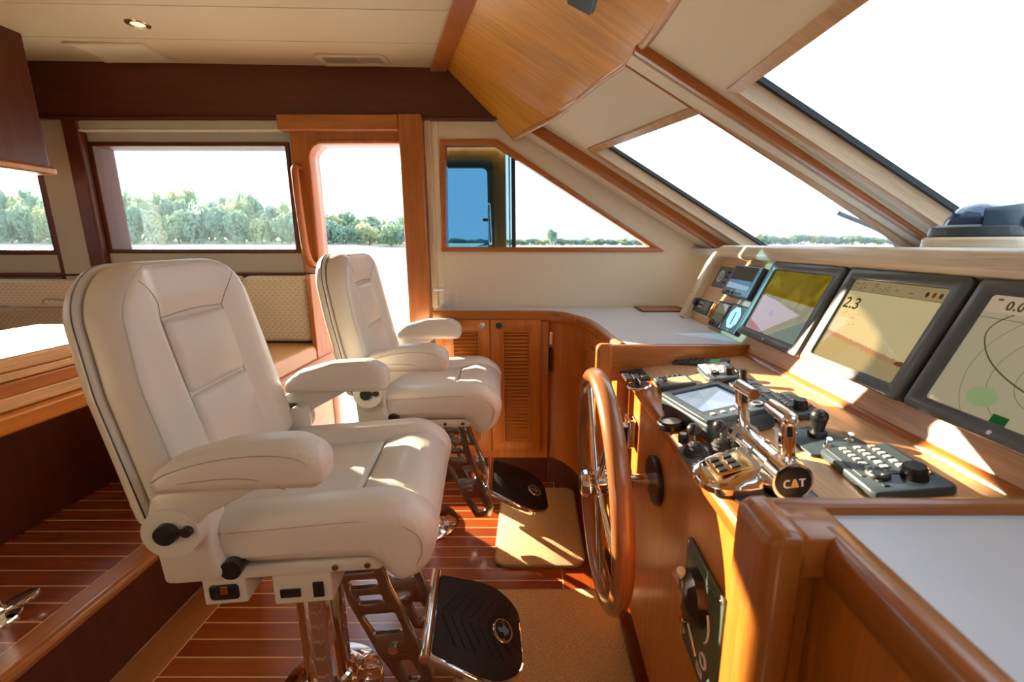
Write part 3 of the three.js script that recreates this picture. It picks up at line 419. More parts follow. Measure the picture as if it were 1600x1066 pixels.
{
  const c = thing('louvered_cabinet', 'cherry cabinet with two louvered doors under the far countertop', 'cabinet');
  part('carcass', uvm(box(-0.46, 0.085, 0.14, 0.865, -2.27, -2.125, 0.003), 'y'), M.cherry, c); part('toe_kick', uvm(box(-0.46, 0.25, 0.0, 0.14, -2.27, -2.16, 0), 'x'), M.shadedMahogany, c);
  const door = (x0, x1, knobX, m, label) => {
    const z = -2.122; const d = new THREE.Group(); d.name = 'door'; c.add(d);
    const s = rr(x0, x1, 0.185, 0.862, 0.003), lx0 = x0 + (x1 - x0) * 0.265, lx1 = x0 + (x1 - x0) * 0.765; s.holes.push(new THREE.Path(rr(lx0, lx1, 0.245, 0.803, 0.003).getPoints(3)));
    part('door_frame', uvm(ext(s, z, z + 0.018, 0.002), 'y'), M.cherry, d); part('backing', box(lx0, lx1, 0.245, 0.803, z + 0.0005, z + 0.003, 0), M.shadedMahogany, d);
    const bead = rr(lx0 - 0.006, lx1 + 0.006, 0.239, 0.809, 0.002); bead.holes.push(new THREE.Path(rr(lx0, lx1, 0.245, 0.803, 0.001).getPoints(2))); part('bead', ext(bead, z + 0.016, z + 0.021, 0.001), M.cherry, d);
    const n = 31, sg = uvm(box(lx0, lx1, -0.0085, 0.0085, -0.002, 0.002, 0.0012), 'x'); for (let k = 0; k < n; k++) { const l = part('louver_slat', sg, M.cherry, d); l.position.set(0, 0.252 + k * 0.0181, z + 0.011); l.rotation.x = -0.75; }
    part('knob', mg([disc(0.015, 0.004, 0.0015).rotateX(Math.PI / 2), disc(0.010, 0.008, 0.002).rotateX(Math.PI / 2)]).translate(knobX, 0.835, z + 0.018), m, d, label);
  };
  door(-0.435, -0.199, -0.234, M.chrome, 'round chrome push knob'); door(-0.195, 0.045, -0.154, M.black, 'round black push knob');
  const k = thing('curved_cabinet', 'curved cherry cabinet between the louvered doors and the helm console', 'cabinet');
  const pts = [[0.085, -2.27], [0.085, -2.145], [0.113, -2.135], [0.152, -2.10], [0.192, -2.04], [0.228, -1.95], [0.25, -1.80], [0.258, -1.66], [0.268, -1.50], [0.28, -1.40], [0.75, -1.40], [0.93, -2.27]];
  part('carcass', uvm(smooth(new THREE.ExtrudeGeometry(new THREE.Shape(pts.map(p => new THREE.Vector2(p[0], -p[1]))), { depth: 0.73, bevelEnabled: false }).rotateX(-Math.PI / 2).translate(0, 0.135, 0), 0.5), 'y'), M.cherry, k);
  const tp = pts.map(([x, z], i) => [x + (i > 2 && i < 10 ? 0.03 : 0), z]); part('toe_kick', uvm(new THREE.ExtrudeGeometry(new THREE.Shape(tp.map(p => new THREE.Vector2(p[0], -p[1]))), { depth: 0.136, bevelEnabled: false }).rotateX(-Math.PI / 2), 'x'), M.shadedMahogany, k);
  const dr = part('door', uvm(box(-0.0025, 0.012, 0.2, 0.80, -0.14, 0.14, 0.004), 'y'), M.cherry, k); dr.position.set(0.246, 0, -1.66); dr.rotation.y = 0.09;
  part('latch', mg([box(0.088, 0.104, 0.60, 0.72, -2.142, -2.125, 0.005)]), M.black, k, 'black vertical pull in the recess'); part('latch_plate', box(0.088, 0.106, 0.735, 0.80, -2.142, -2.128, 0.004), M.chrome, k, 'chrome strike plate');
}

// ------------------------------------------------------------------ helm console
const A = new THREE.Vector2(0.29, 0.82), B = new THREE.Vector2(0.68, 0.871), dc = B.clone().sub(A).normalize();
const PH = 66 * Math.PI / 180, dd = new THREE.Vector2(Math.cos(PH), Math.sin(PH));
const zF = -1.388, zN = -0.505;
const onConsole = (g, s, z, turn = 0) => { const o = V(A.x + dc.x * s, A.y + dc.y * s, z), X = V(0, 0, 1), Y = V(dc.x, dc.y, 0), Z = V(-dc.y, dc.x, 0); basis(g, o, X, Y, Z); if (turn) g.rotateZ(turn); return g; };
const onDash = (g, s, z) => basis(g, V(B.x + dd.x * s, B.y + dd.y * s, z), V(0, 0, 1), V(dd.x, dd.y, 0), V(-dd.y, dd.x, 0));
{
  const c = thing('helm_console', 'cherry helm console with sloping instrument panel and rounded wooden dash hood', 'console');
  const alongZ = (pts, z0, z1, b, seg = 8) => ext(pts, z0, z1, b, seg);
  part('front_panel', uvm(alongZ([[0.315, 0.075], [0.335, 0.075], [0.335, 0.80], [0.315, 0.80]], zF, zN, 0), 'y'), M.cherry, c);
  part('toe_kick', box(0.36, 0.40, 0, 0.08, zF, 0.3, 0), M.shadedMahogany, c);
  part('inner_base', box(0.34, 1.40, 0.07, 0.78, -1.385, zN, 0), M.shadedMahogany, c);
  part('lip', uvm(alongZ([[0.30, 0.785, 0.012], [0.36, 0.785, 0.006], [0.36, 0.8282, 0.002], [0.335, 0.827, 0.012], [0.30, 0.822, 0.016]].map(p => p), zF, zN, 0.001), 'z'), M.rail, c, 'rounded wooden front lip');
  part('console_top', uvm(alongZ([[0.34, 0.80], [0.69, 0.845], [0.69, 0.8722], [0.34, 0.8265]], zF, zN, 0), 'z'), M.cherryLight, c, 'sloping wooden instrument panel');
  part('cove', uvm(alongZ([[0.672, 0.868, 0.002], [0.69, 0.868, 0], [0.694, 0.886, 0.003], [0.682, 0.884, 0.004]], zF, zN, 0), 'z'), M.rail, c);
  const d = new THREE.Group(); d.name = 'dash_panel'; c.add(d); onDash(d, 0, 0);
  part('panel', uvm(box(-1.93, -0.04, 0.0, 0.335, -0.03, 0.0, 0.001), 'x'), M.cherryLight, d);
  const su = rpoly([[-1.985, 0.022, 0], [-1.925, 0.022, 0], [-1.925, 0.308, 0.05], [-0.04, 0.308, 0], [-0.04, 0.362, 0], [-1.985, 0.362, 0.10]]);
  part('hood', uvm(ext(su, -0.03, 0.036, 0.014, 12, 5), 'x'), M.beech, d, 'pale rounded wooden hood framing the dash');
  part('dash_back', ext([[0.715, 0.88], [1.35, 0.88], [1.35, 1.16], [0.84, 1.16]], -1.93, -0.03, 0), M.shadedMahogany, c);
  // raised end rails
  part('end_rail', uvm(ext([[0.232, 0.78, 0.004], [0.70, 0.83, 0], [0.70, 0.903, 0.006], [0.232, 0.903, 0.02]], zF - 0.022, zF + 0.004, 0.006), 'x'), M.rail, c); part('end_post', uvm(ext([[0.208, 0.10, 0.01], [0.262, 0.10, 0.01], [0.262, 0.906, 0.014], [0.208, 0.906, 0.02]], zF - 0.03, zF + 0.006, 0.01), 'y'), M.rail, c);
  part('end_rail', uvm(ext([[0.27, 0.80, 0.004], [1.0, 0.80, 0], [1.0, 0.912, 0.006], [0.27, 0.912, 0.02]], zN, zN + 0.022, 0.006), 'x'), M.rail, c); part('end_post', uvm(ext([[0.256, 0.08, 0.01], [0.30, 0.08, 0.01], [0.30, 0.916, 0.016], [0.256, 0.916, 0.024]], zN - 0.004, zN + 0.085, 0.014), 'y'), M.rail, c);
}
{
  const c = thing('near_counter', 'cherry side counter with pale laminate top in the right foreground', 'counter');
  part('worktop', box(0.352, 1.3, 0.872, 0.90, zN + 0.022, 0.36, 0.002), M.laminate, c, 'pale laminate top');
  part('edge_rail', uvm(ext([[0.318, 0.855, 0.012], [0.356, 0.855, 0.01], [0.356, 0.912, 0.012], [0.318, 0.912, 0.016]], zN + 0.06, 0.36, 0.003), 'z'), M.rail, c, 'rounded wooden edge rail'); part('cross_rail', uvm(ext([[0.288, 0.86, 0.004], [0.356, 0.86, 0.01], [0.356, 0.911, 0.01], [0.288, 0.911, 0.012]], zN + 0.018, zN + 0.082, 0.006), 'x'), M.rail, c);
  part('side_panel', uvm(box(0.325, 0.345, 0.08, 0.86, zN + 0.05, 0.36, 0.003), 'y'), M.cherry, c); part('filler', uvm(box(0.262, 0.345, 0.08, 0.87, zN + 0.01, zN + 0.06, 0.004), 'y'), M.cherry, c); part('core', box(0.34, 1.2, 0.0, 0.872, zN + 0.03, 0.35, 0), M.shadedMahogany, c);
}

// ------------------------------------------------------------------ screens and panels
function scrMat(tex, k = 0.42, rough = 0.02) { return phy({ color: C(0.09, 0.09, 0.09), map: tex, roughness: 1, specularIntensity: 0, clearcoat: 1, clearcoatRoughness: rough, emissive: C(1, 1, 1), emissiveMap: tex, emissiveIntensity: k }); }
const chartReflectionTex = canvasTex(512, 384, (c, w, h) => { c.fillStyle = '#8d7a17'; c.fillRect(0, 0, w, h); const r = rng(3); for (let k = 0; k < 26; k++) { c.fillStyle = ['#7d6a10', '#9a8822', '#86741a'][k % 3]; c.beginPath(); c.ellipse(r() * w, r() * h * 0.55, 20 + r() * 70, 10 + r() * 34, r() * 3, 0, 7); c.fill(); } c.fillStyle = '#cbb2b4'; c.beginPath(); c.moveTo(0, h * 0.42); c.lineTo(w * 0.3, h * 0.46); c.lineTo(w * 0.82, h * 0.60); c.lineTo(w * 0.5, h * 0.86); c.lineTo(w * 0.34, h); c.lineTo(0, h); c.fill(); c.fillStyle = '#b79fc4'; c.beginPath(); c.ellipse(w * 0.36, h * 0.68, 26, 18, 0.4, 0, 7); c.fill(); c.fillStyle = '#d79fa0'; c.beginPath(); c.ellipse(w * 0.16, h * 0.93, 60, 26, 0, 0, 7); c.fill(); c.fillStyle = '#4f5a22'; c.beginPath(); c.moveTo(w * 0.5, h); c.lineTo(w, h * 0.62); c.lineTo(w, h); c.fill(); c.strokeStyle = '#b8b060'; c.lineWidth = 2; c.beginPath(); c.moveTo(w * 0.52, h * 0.96); c.lineTo(w * 0.86, h * 0.7); c.stroke(); });  // pink quad paints a reflection on the glass into the chart
const sounderTex = canvasTex(640, 480, (c, w, h) => { c.fillStyle = '#d9c894'; c.fillRect(0, 0, w, h); c.fillStyle = '#a8966a'; c.fillRect(0, 0, w, h * 0.14); c.fillStyle = '#5b4f36'; c.fillRect(0, h * 0.135, w, 2); for (let k = 0; k < 3; k++) { c.fillStyle = ['#3a3020', '#8a2f1e', '#3a3020'][k]; c.beginPath(); c.ellipse(w * (0.82 + k * 0.06), h * 0.075, 10, 13, 0, 0, 7); c.fill(); } c.fillStyle = '#6d6040'; c.fillRect(w * 0.5, h * 0.07, 26, 4); c.fillRect(w * 0.65, h * 0.08, 30, 4); const r = rng(5); c.fillStyle = '#4a4430'; for (let k = 0; k < 60; k++) c.fillRect(r() * w * 0.45, h * 0.02 + r() * h * 0.1, 12 * r(), 3); c.fillStyle = '#b2a070'; c.beginPath(); c.moveTo(0, h); for (let x = 0; x <= w; x += 8) c.lineTo(x, h * (0.66 + 0.13 * x / w) + (r() - 0.5) * 12); c.lineTo(w, h); c.fill(); c.fillStyle = '#b98a63'; for (let x = 0; x <= w; x += 4) c.fillRect(x, h * (0.665 + 0.13 * x / w) + (r() - 0.5) * 10, 5, 14 + r() * 14); c.fillStyle = '#7b4a2c'; c.beginPath(); c.ellipse(w * 0.955, h * 0.80, 34, 12, -0.1, 0, 7); c.fill(); c.fillStyle = '#46462f'; c.font = 'bold 92px sans-serif'; c.fillText('2.3', w * 0.02, h * 0.36); c.fillStyle = '#5e5a40'; for (let k = 0; k < 8; k++) c.fillRect(w * (0.05 + 0.25 * r()), h * (0.4 + 0.15 * r()), 7, 4); for (let k = 0; k < 7; k++) c.fillRect(w - 14, h * (0.2 + k * 0.11), 10, 4); });
const radarTex = canvasTex(640, 480, (c, w, h) => { c.fillStyle = '#b9ae8e'; c.fillRect(0, 0, w, h); c.fillStyle = '#cbb697'; c.fillRect(0, 0, w, h * 0.15); c.strokeStyle = '#6d6a4a'; c.lineWidth = 2; for (const q of [0.3, 0.55, 0.8]) { c.beginPath(); c.ellipse(w * 0.62, h * 0.62, w * q * 0.6, h * q * 0.72, 0, 0, 7); c.stroke(); } c.strokeStyle = '#47452c'; c.lineWidth = 5; c.beginPath(); c.moveTo(w * 0.20, h * 0.15); c.bezierCurveTo(w * 0.08, h * 0.25, w * 0.1, h * 0.34, w * 0.13, h * 0.40); c.bezierCurveTo(w * 0.2, h * 0.55, w * 0.34, h * 0.66, w * 0.6, h * 0.74); c.stroke(); c.beginPath(); c.lineWidth = 2; c.moveTo(0, h * 0.2); c.lineTo(w, h * 0.2); c.stroke(); c.fillStyle = '#3b3320'; c.font = 'bold 52px sans-serif'; c.fillText('0.0', w * 0.12, h * 0.12); c.fillRect(w * 0.05, h * 0.03, 22, 7); c.fillStyle = '#9bb27a'; c.beginPath(); c.ellipse(w * 0.32, h * 0.84, 60, 40, 0, 0, 7); c.fill(); c.fillStyle = '#1f5a2a'; c.fillRect(w * 0.44, h * 0.93, 60, 34); });
const paleTex = canvasTex(256, 192, (c, w, h) => { c.fillStyle = '#c8d5e2'; c.fillRect(0, 0, w, h); c.fillStyle = '#b6c7da'; c.beginPath(); c.moveTo(0, 0); c.lineTo(w * 0.6, 0); c.lineTo(w * 0.2, h); c.lineTo(0, h); c.fill(); });
const skyScr = canvasTex(128, 96, (c, w, h) => { c.fillStyle = '#343a36'; c.fillRect(0, 0, w, h); c.fillStyle = '#7fb3d6'; c.fillRect(0, h * 0.6, w, h * 0.4); });
const lcdTex = canvasTex(128, 128, (c, w, h) => { c.fillStyle = '#8d9076'; c.fillRect(0, 0, w, h); c.fillStyle = '#6a6c50'; c.fillRect(0, h * 0.55, w, h * 0.45); c.fillStyle = '#d5e2e6'; c.beginPath(); c.moveTo(w * 0.4, 0); c.lineTo(w, 0); c.lineTo(w, h * 0.45); c.fill(); });
const dashes = (fg, bg, n = 8) => canvasTex(256, 40, (c, w, h) => { c.fillStyle = bg; c.fillRect(0, 0, w, h); c.fillStyle = fg; for (let k = 0; k < n; k++) c.fillRect(14 + k * (w - 20) / n, 9 + (k % 3 === 1 ? 4 : 0), (w - 20) / n * 0.62, h - 18 - (k % 3 === 1 ? 4 : 0)); });
const labelMark = (txt, w = 256, h = 32, fg = '#c9cdcb', bg = null, font = 'bold 26px sans-serif') => canvasTex(w, h, (c) => { if (bg) { c.fillStyle = bg; c.fillRect(0, 0, w, h); } c.fillStyle = fg; c.font = font; c.textAlign = 'center'; c.textBaseline = 'middle'; c.fillText(txt, w / 2, h / 2); });

function monitor(z0, z1, tex, label) {
  const g = thing('monitor', label, 'monitor', [0, 0, 0], 0, 'large displays in the dash'); const zc = (z0 + z1) / 2, w = z1 - z0, h = 0.25; onDash(g, 0.057, zc);
  part('body', box(-w / 2 + 0.004, w / 2 - 0.002, 0.002, h - 0.002, -0.028, 0.018, 0.006), M.black, g);
  const s = rr(-w / 2, w / 2, 0, h, 0.012), sx0 = -w / 2 + 0.030, sx1 = w / 2 - 0.032, sy0 = 0.026, sy1 = h - 0.026; s.holes.push(new THREE.Path(rr(sx0, sx1, sy0, sy1, 0.006).getPoints(4))); part('bezel', ext(s, 0.012, 0.026, 0.003), M.bezel, g);
  part('screen', new THREE.PlaneGeometry(sx1 - sx0, sy1 - sy0).translate((sx0 + sx1) / 2, (sy0 + sy1) / 2, 0.0195), scrMat(tex), g);
  part('power_button', disc(0.0035, 0.002, 0.0008).rotateX(Math.PI / 2).translate(0, 0.011, 0.0255), M.white, g);
  part('maker_mark', new THREE.PlaneGeometry(0.035, 0.006).translate(0, h - 0.012, 0.0264), std({ map: dashes('#1b1d1c', '#5b605e'), roughness: 0.5 }), g);
}
monitor(-1.465, -1.122, chartReflectionTex, 'leftmost large dash monitor showing an olive chart with a painted pink reflection');
monitor(-1.106, -0.793, sounderTex, 'middle large dash monitor showing a sand coloured depth sounder reading 2.3');
monitor(-0.781, -0.468, radarTex, 'rightmost large dash monitor showing pale radar rings and 0.0');
{ // small dash instruments
  const g1 = thing('autopilot_panel', 'flat square dial panel at the top left corner of the dash', 'instrument'); onDash(g1, 0.19, -1.81);
  part('plate', box(-0.075, 0.075, 0, 0.088, -0.004, 0.006, 0.003), M.slate, g1); part('dial', new THREE.RingGeometry(0.016, 0.026, 30).translate(-0.025, 0.046, 0.0066), M.key, g1); part('pointer', box(-0.028, -0.022, 0.034, 0.06, 0.006, 0.008, 0.001), M.white, g1); for (let k = 0; k < 6; k++) part('button', box(0.02 + (k % 2) * 0.024, 0.036 + (k % 2) * 0.024, 0.018 + Math.floor(k / 2) * 0.022, 0.028 + Math.floor(k / 2) * 0.022, 0.005, 0.0085, 0.002), M.keyDark, g1);
  const g2 = thing('small_monitor', 'small black flip monitor between the dial panel and the chart monitor', 'monitor'); onDash(g2, 0.166, -1.59);
  part('body', box(-0.105, 0.105, 0, 0.116, -0.004, 0.035, 0.008), M.slate, g2); part('screen', new THREE.PlaneGeometry(0.165, 0.083).translate(0.0, 0.069, 0.0356), scrMat(skyScr, 0.3), g2); for (let k = 0; k < 7; k++) part('button', box(-0.07 + k * 0.018, -0.058 + k * 0.018, 0.008, 0.016, 0.034, 0.0375, 0.001), M.keyDark, g2);
  const g3 = thing('vhf_radio', 'small radio with round knob on the lower left of the dash', 'radio'); onDash(g3, 0.06, -1.85);
  part('chrome_surround', box(-0.09, 0.088, 0, 0.074, -0.004, 0.008, 0.006), M.chrome, g3); part('face', box(-0.083, 0.081, 0.006, 0.068, 0.006, 0.013, 0.004), M.slate, g3); part('display', box(0.012, 0.07, 0.022, 0.060, 0.012, 0.0145, 0.002), std({ color: C(0.16, 0.19, 0.16), roughness: 0.2 }), g3); part('knob', disc(0.015, 0.016, 0.003).rotateX(Math.PI / 2).translate(-0.058, 0.046, 0.013), M.black, g3); for (let k = 0; k < 8; k++) part('button', box(-0.034 + (k % 4) * 0.011, -0.026 + (k % 4) * 0.011, 0.028 + Math.floor(k / 4) * 0.018, 0.036 + Math.floor(k / 4) * 0.018, 0.012, 0.0155, 0.001), M.key, g3); part('fist_clip', box(0.086, 0.10, 0.004, 0.066, 0, 0.012, 0.004), M.brass, g3);
  const g4 = thing('depth_display', 'small square liquid crystal display left of the round dial gauge', 'instrument'); onDash(g4, 0.04, -1.663);
  part('case', box(-0.056, 0.056, 0, 0.102, -0.004, 0.014, 0.006), M.black, g4); part('screen', new THREE.PlaneGeometry(0.084, 0.068).translate(0, 0.06, 0.0146), scrMat(lcdTex, 0.35), g4); for (let k = 0; k < 4; k++) part('button', box(-0.042 + k * 0.022, -0.028 + k * 0.022, 0.007, 0.017, 0.013, 0.0165, 0.002), M.keyDark, g4);
  const g5 = thing('rudder_gauge', 'square black gauge with a pale round dial beside the chart monitor', 'gauge'); onDash(g5, 0.042, -1.541);
  part('case', box(-0.061, 0.061, 0, 0.104, -0.004, 0.016, 0.006), M.black, g5); part('dial', new THREE.CircleGeometry(0.042, 8).rotateZ(0.39).translate(0, 0.055, 0.0166), std({ color: C(0.72, 0.78, 0.82), roughness: 0.25 }), g5); part('needle', box(-0.0015, 0.0015, 0.03, 0.075, 0.0168, 0.018, 0), M.keyDark, g5); part('button', disc(0.004, 0.002).rotateX(Math.PI / 2).translate(0, 0.0085, 0.016), M.key, g5);
}
{ // compass on the shelf
  const g = thing('compass', 'magnetic compass with dark blue dome on a round wooden base above the dash', 'compass', [0.965, 1.195, -1.0]); g.scale.set(0.78, 1.25, 0.78);
  part('wooden_base', lathe([[0, 0], [0.112, 0], [0.114, 0.004], [0.113, 0.026], [0.108, 0.03], [0, 0.03]], 64), M.beech, g); part('rim', lathe([[0, 0.03], [0.100, 0.03], [0.103, 0.034], [0.101, 0.046], [0.094, 0.05], [0, 0.05]], 64), M.slate, g);
  part('dome', lathe([...Array(15)].map((_, i) => { const a = i / 14 * Math.PI / 2; return [0.072 * Math.cos(a), 0.046 + 0.042 * Math.sin(a)]; }), 48), M.blueDome, g, 'glossy dark blue dome');
  const hood = []; const N = 20; { const pos = [], idx = []; for (let i = 0; i <= N; i++) { const a = (-0.5 + i / N) * Math.PI * 0.95 - 0.75; for (const [r, y] of [[0.097, 0.045], [0.096, 0.07], [0.086, 0.086 - 0.02 * Math.abs(i / N - 0.5)], [0.08, 0.085 - 0.02 * Math.abs(i / N - 0.5)], [0.09, 0.045]]) pos.push(Math.cos(a) * r, y, -Math.sin(a) * r); } for (let i = 0; i < N; i++) for (let k = 0; k < 4; k++) { const q = i * 5 + k; idx.push(q, q + 5, q + 1, q + 1, q + 5, q + 6); } const h = new THREE.BufferGeometry(); h.setAttribute('position', new THREE.Float32BufferAttribute(pos, 3)); h.setIndex(idx); h.computeVertexNormals(); const ho = part('hood', h, M.slate, g, 'dark sun hood'); ho.material = std({ color: C(0.03, 0.07, 0.10), roughness: 0.35, side: THREE.DoubleSide }); ho.rotation.y = 0; }
  part('card', disc(0.06, 0.012, 0.003).translate(0, 0.05, 0), M.rubber, g); part('pivot_screw', mg([rod([0.045, 0.054, 0.086], [0.048, 0.054, 0.104], 0.012, 0.011, 20)]), M.black, g); part('screw_cap', rod([0.0482, 0.054, 0.104], [0.0485, 0.054, 0.107], 0.0055, 0.005, 14), M.chrome, g);
}

// ------------------------------------------------------------------ controls on the sloping panel
function keyGrid(g, x0, y0, nx, ny, dx, dy, kw, kh, z, m, name = 'key', h = 0.003) { const geo = box(-kw / 2, kw / 2, -kh / 2, kh / 2, 0, h, 0.0012); for (let j = 0; j < ny; j++) for (let i = 0; i < nx; i++) { const o = part(name, geo, typeof m === 'function' ? m(i, j) : m, g); o.position.set(x0 + i * dx, y0 + j * dy, z); } }
{
  const g = thing('switch_pad', 'small black rectangular switch pad at the far left of the console top', 'switch pad'); onConsole(g, 0.02, -1.31);
  part('plate', box(-0.052, 0.052, -0.032, 0.042, 0, 0.008, 0.004), M.black, g); keyGrid(g, -0.036, -0.02, 5, 3, 0.018, 0.024, 0.013, 0.018, 0.007, M.keyDark); part('lettering', new THREE.PlaneGeometry(0.08, 0.006).translate(0, 0.036, 0.0083), std({ map: dashes('#d8d8d8', '#0c0d0f', 10), roughness: 0.6 }), g);
}
{
  const g = thing('searchlight_joystick', 'round chrome plated joystick switch beside the small switch pad', 'joystick'); onConsole(g, 0.016, -1.215);
  part('bezel', disc(0.034, 0.006, 0.003).rotateX(Math.PI / 2), M.chrome, g); part('inner_plate', disc(0.027, 0.002).rotateX(Math.PI / 2).translate(0, 0, 0.006), M.black, g); part('toggle', mg([box(-0.016, -0.006, -0.006, 0.006, 0.006, 0.022, 0.003), box(0.006, 0.016, -0.006, 0.006, 0.006, 0.02, 0.003)]), M.black, g); part('guard', tube([[-0.02, 0, 0.006], [-0.018, 0, 0.018], [0, 0, 0.02], [0.018, 0, 0.018], [0.02, 0, 0.006]], 0.002, 24, 6), M.chrome, g);
  const t = thing('toggle_switches', 'pair of tiny black toggle switches near the far console rail', 'switch'); onConsole(t, 0.088, -1.195); part('base', disc(0.017, 0.004).rotateX(Math.PI / 2), M.black, t); for (const x of [-0.008, 0.008]) { const o = part('toggle', rod([x, 0, 0.003], [x * 1.5, -0.006, 0.022], 0.004, 0.0055, 10), M.black, t); }
  const r = thing('remote_strip', 'narrow black remote control strip lying beside the dash foot', 'remote'); onConsole(r, 0.242, -1.352, -0.62); part('case', box(-0.024, 0.024, -0.082, 0.082, 0, 0.012, 0.005), M.slate, r); part('screen', box(-0.018, 0.018, 0.028, 0.056, 0.011, 0.0126, 0.001), std({ color: C(0.02, 0.28, 0.10), emissive: C(0.01, 0.3, 0.08), emissiveIntensity: 0.3, roughness: 0.3 }), r, 'green display window'); keyGrid(r, -0.012, -0.07, 2, 5, 0.024, 0.018, 0.013, 0.008, 0.011, M.keyDark);
}
function keyboard(name, label, s, z, w, h, turn, opts) {
  const g = thing(name, label, 'keyboard', [0, 0, 0]); onConsole(g, s, z, turn);
  part('case', ext(rr(-w / 2, w / 2, -h / 2, h / 2, opts.r ?? 0.01), 0, 0.016, 0.005), opts.m ?? M.slate, g);
  part('key_field', box(-w * 0.46, w * 0.20, -h * 0.42, h * 0.42, 0.0145, 0.0175, 0.003), opts.field ?? M.slate, g);
  keyGrid(g, -w * 0.40, -h * 0.22, 4, 3, w * 0.085, h * 0.2, w * 0.05, h * 0.09, 0.0168, opts.key ?? ((i, j) => (i === 0 && j === 2 ? M.pink : M.key)));
  keyGrid(g, -w * 0.04, -h * 0.22, 2, 3, w * 0.095, h * 0.2, w * 0.06, h * 0.09, 0.0168, opts.key ?? M.key);
  part('jog_dial', lathe([[0, 0], [h * 0.14, 0], [h * 0.14, 0.006], [h * 0.12, 0.009], [0, 0.008]], 32).rotateX(Math.PI / 2).translate(w * 0.20, -h * 0.22, 0.015), M.keyDark, g); part('rotary_knob', lathe([[0, 0], [h * 0.15, 0], [h * 0.135, 0.018], [h * 0.12, 0.021], [0, 0.021]], 32).rotateX(Math.PI / 2).translate(w * 0.28, h * 0.16, 0.015), M.black, g);
  part('maker_mark', new THREE.PlaneGeometry(w * 0.28, h * 0.1).translate(w * 0.12, h * 0.38, 0.0177), std({ map: dashes('#aeb6b6', '#10181c', 6), roughness: 0.6 }), g);
  keyGrid(g, w * 0.30, -h * 0.28, 2, 1, w * 0.09, 0, w * 0.05, h * 0.07, 0.015, M.keyDark);
  for (let k = 0; k < 4; k++) { const a = k * Math.PI / 2; part('dial_mark', disc(0.0022, 0.001).rotateX(Math.PI / 2).translate(w * 0.20 + Math.cos(a) * h * 0.09, -h * 0.22 + Math.sin(a) * h * 0.09, 0.0245), M.key, g); }
  return g;
}
keyboard('chart_keyboard', 'pale round cornered keypad with knob beside the remote strip', 0.247, -1.225, 0.145, 0.098, -0.10, { r: 0.03, field: M.key });
keyboard('chart_keyboard', 'dark keyboard with rotary knob behind the chrome throttle', 0.28, -0.948, 0.135, 0.10, -0.06, {});
keyboard('chart_keyboard', 'large dark keyboard with rotary knob at the right end of the console', 0.278, -0.66, 0.145, 0.118, -0.06, {});
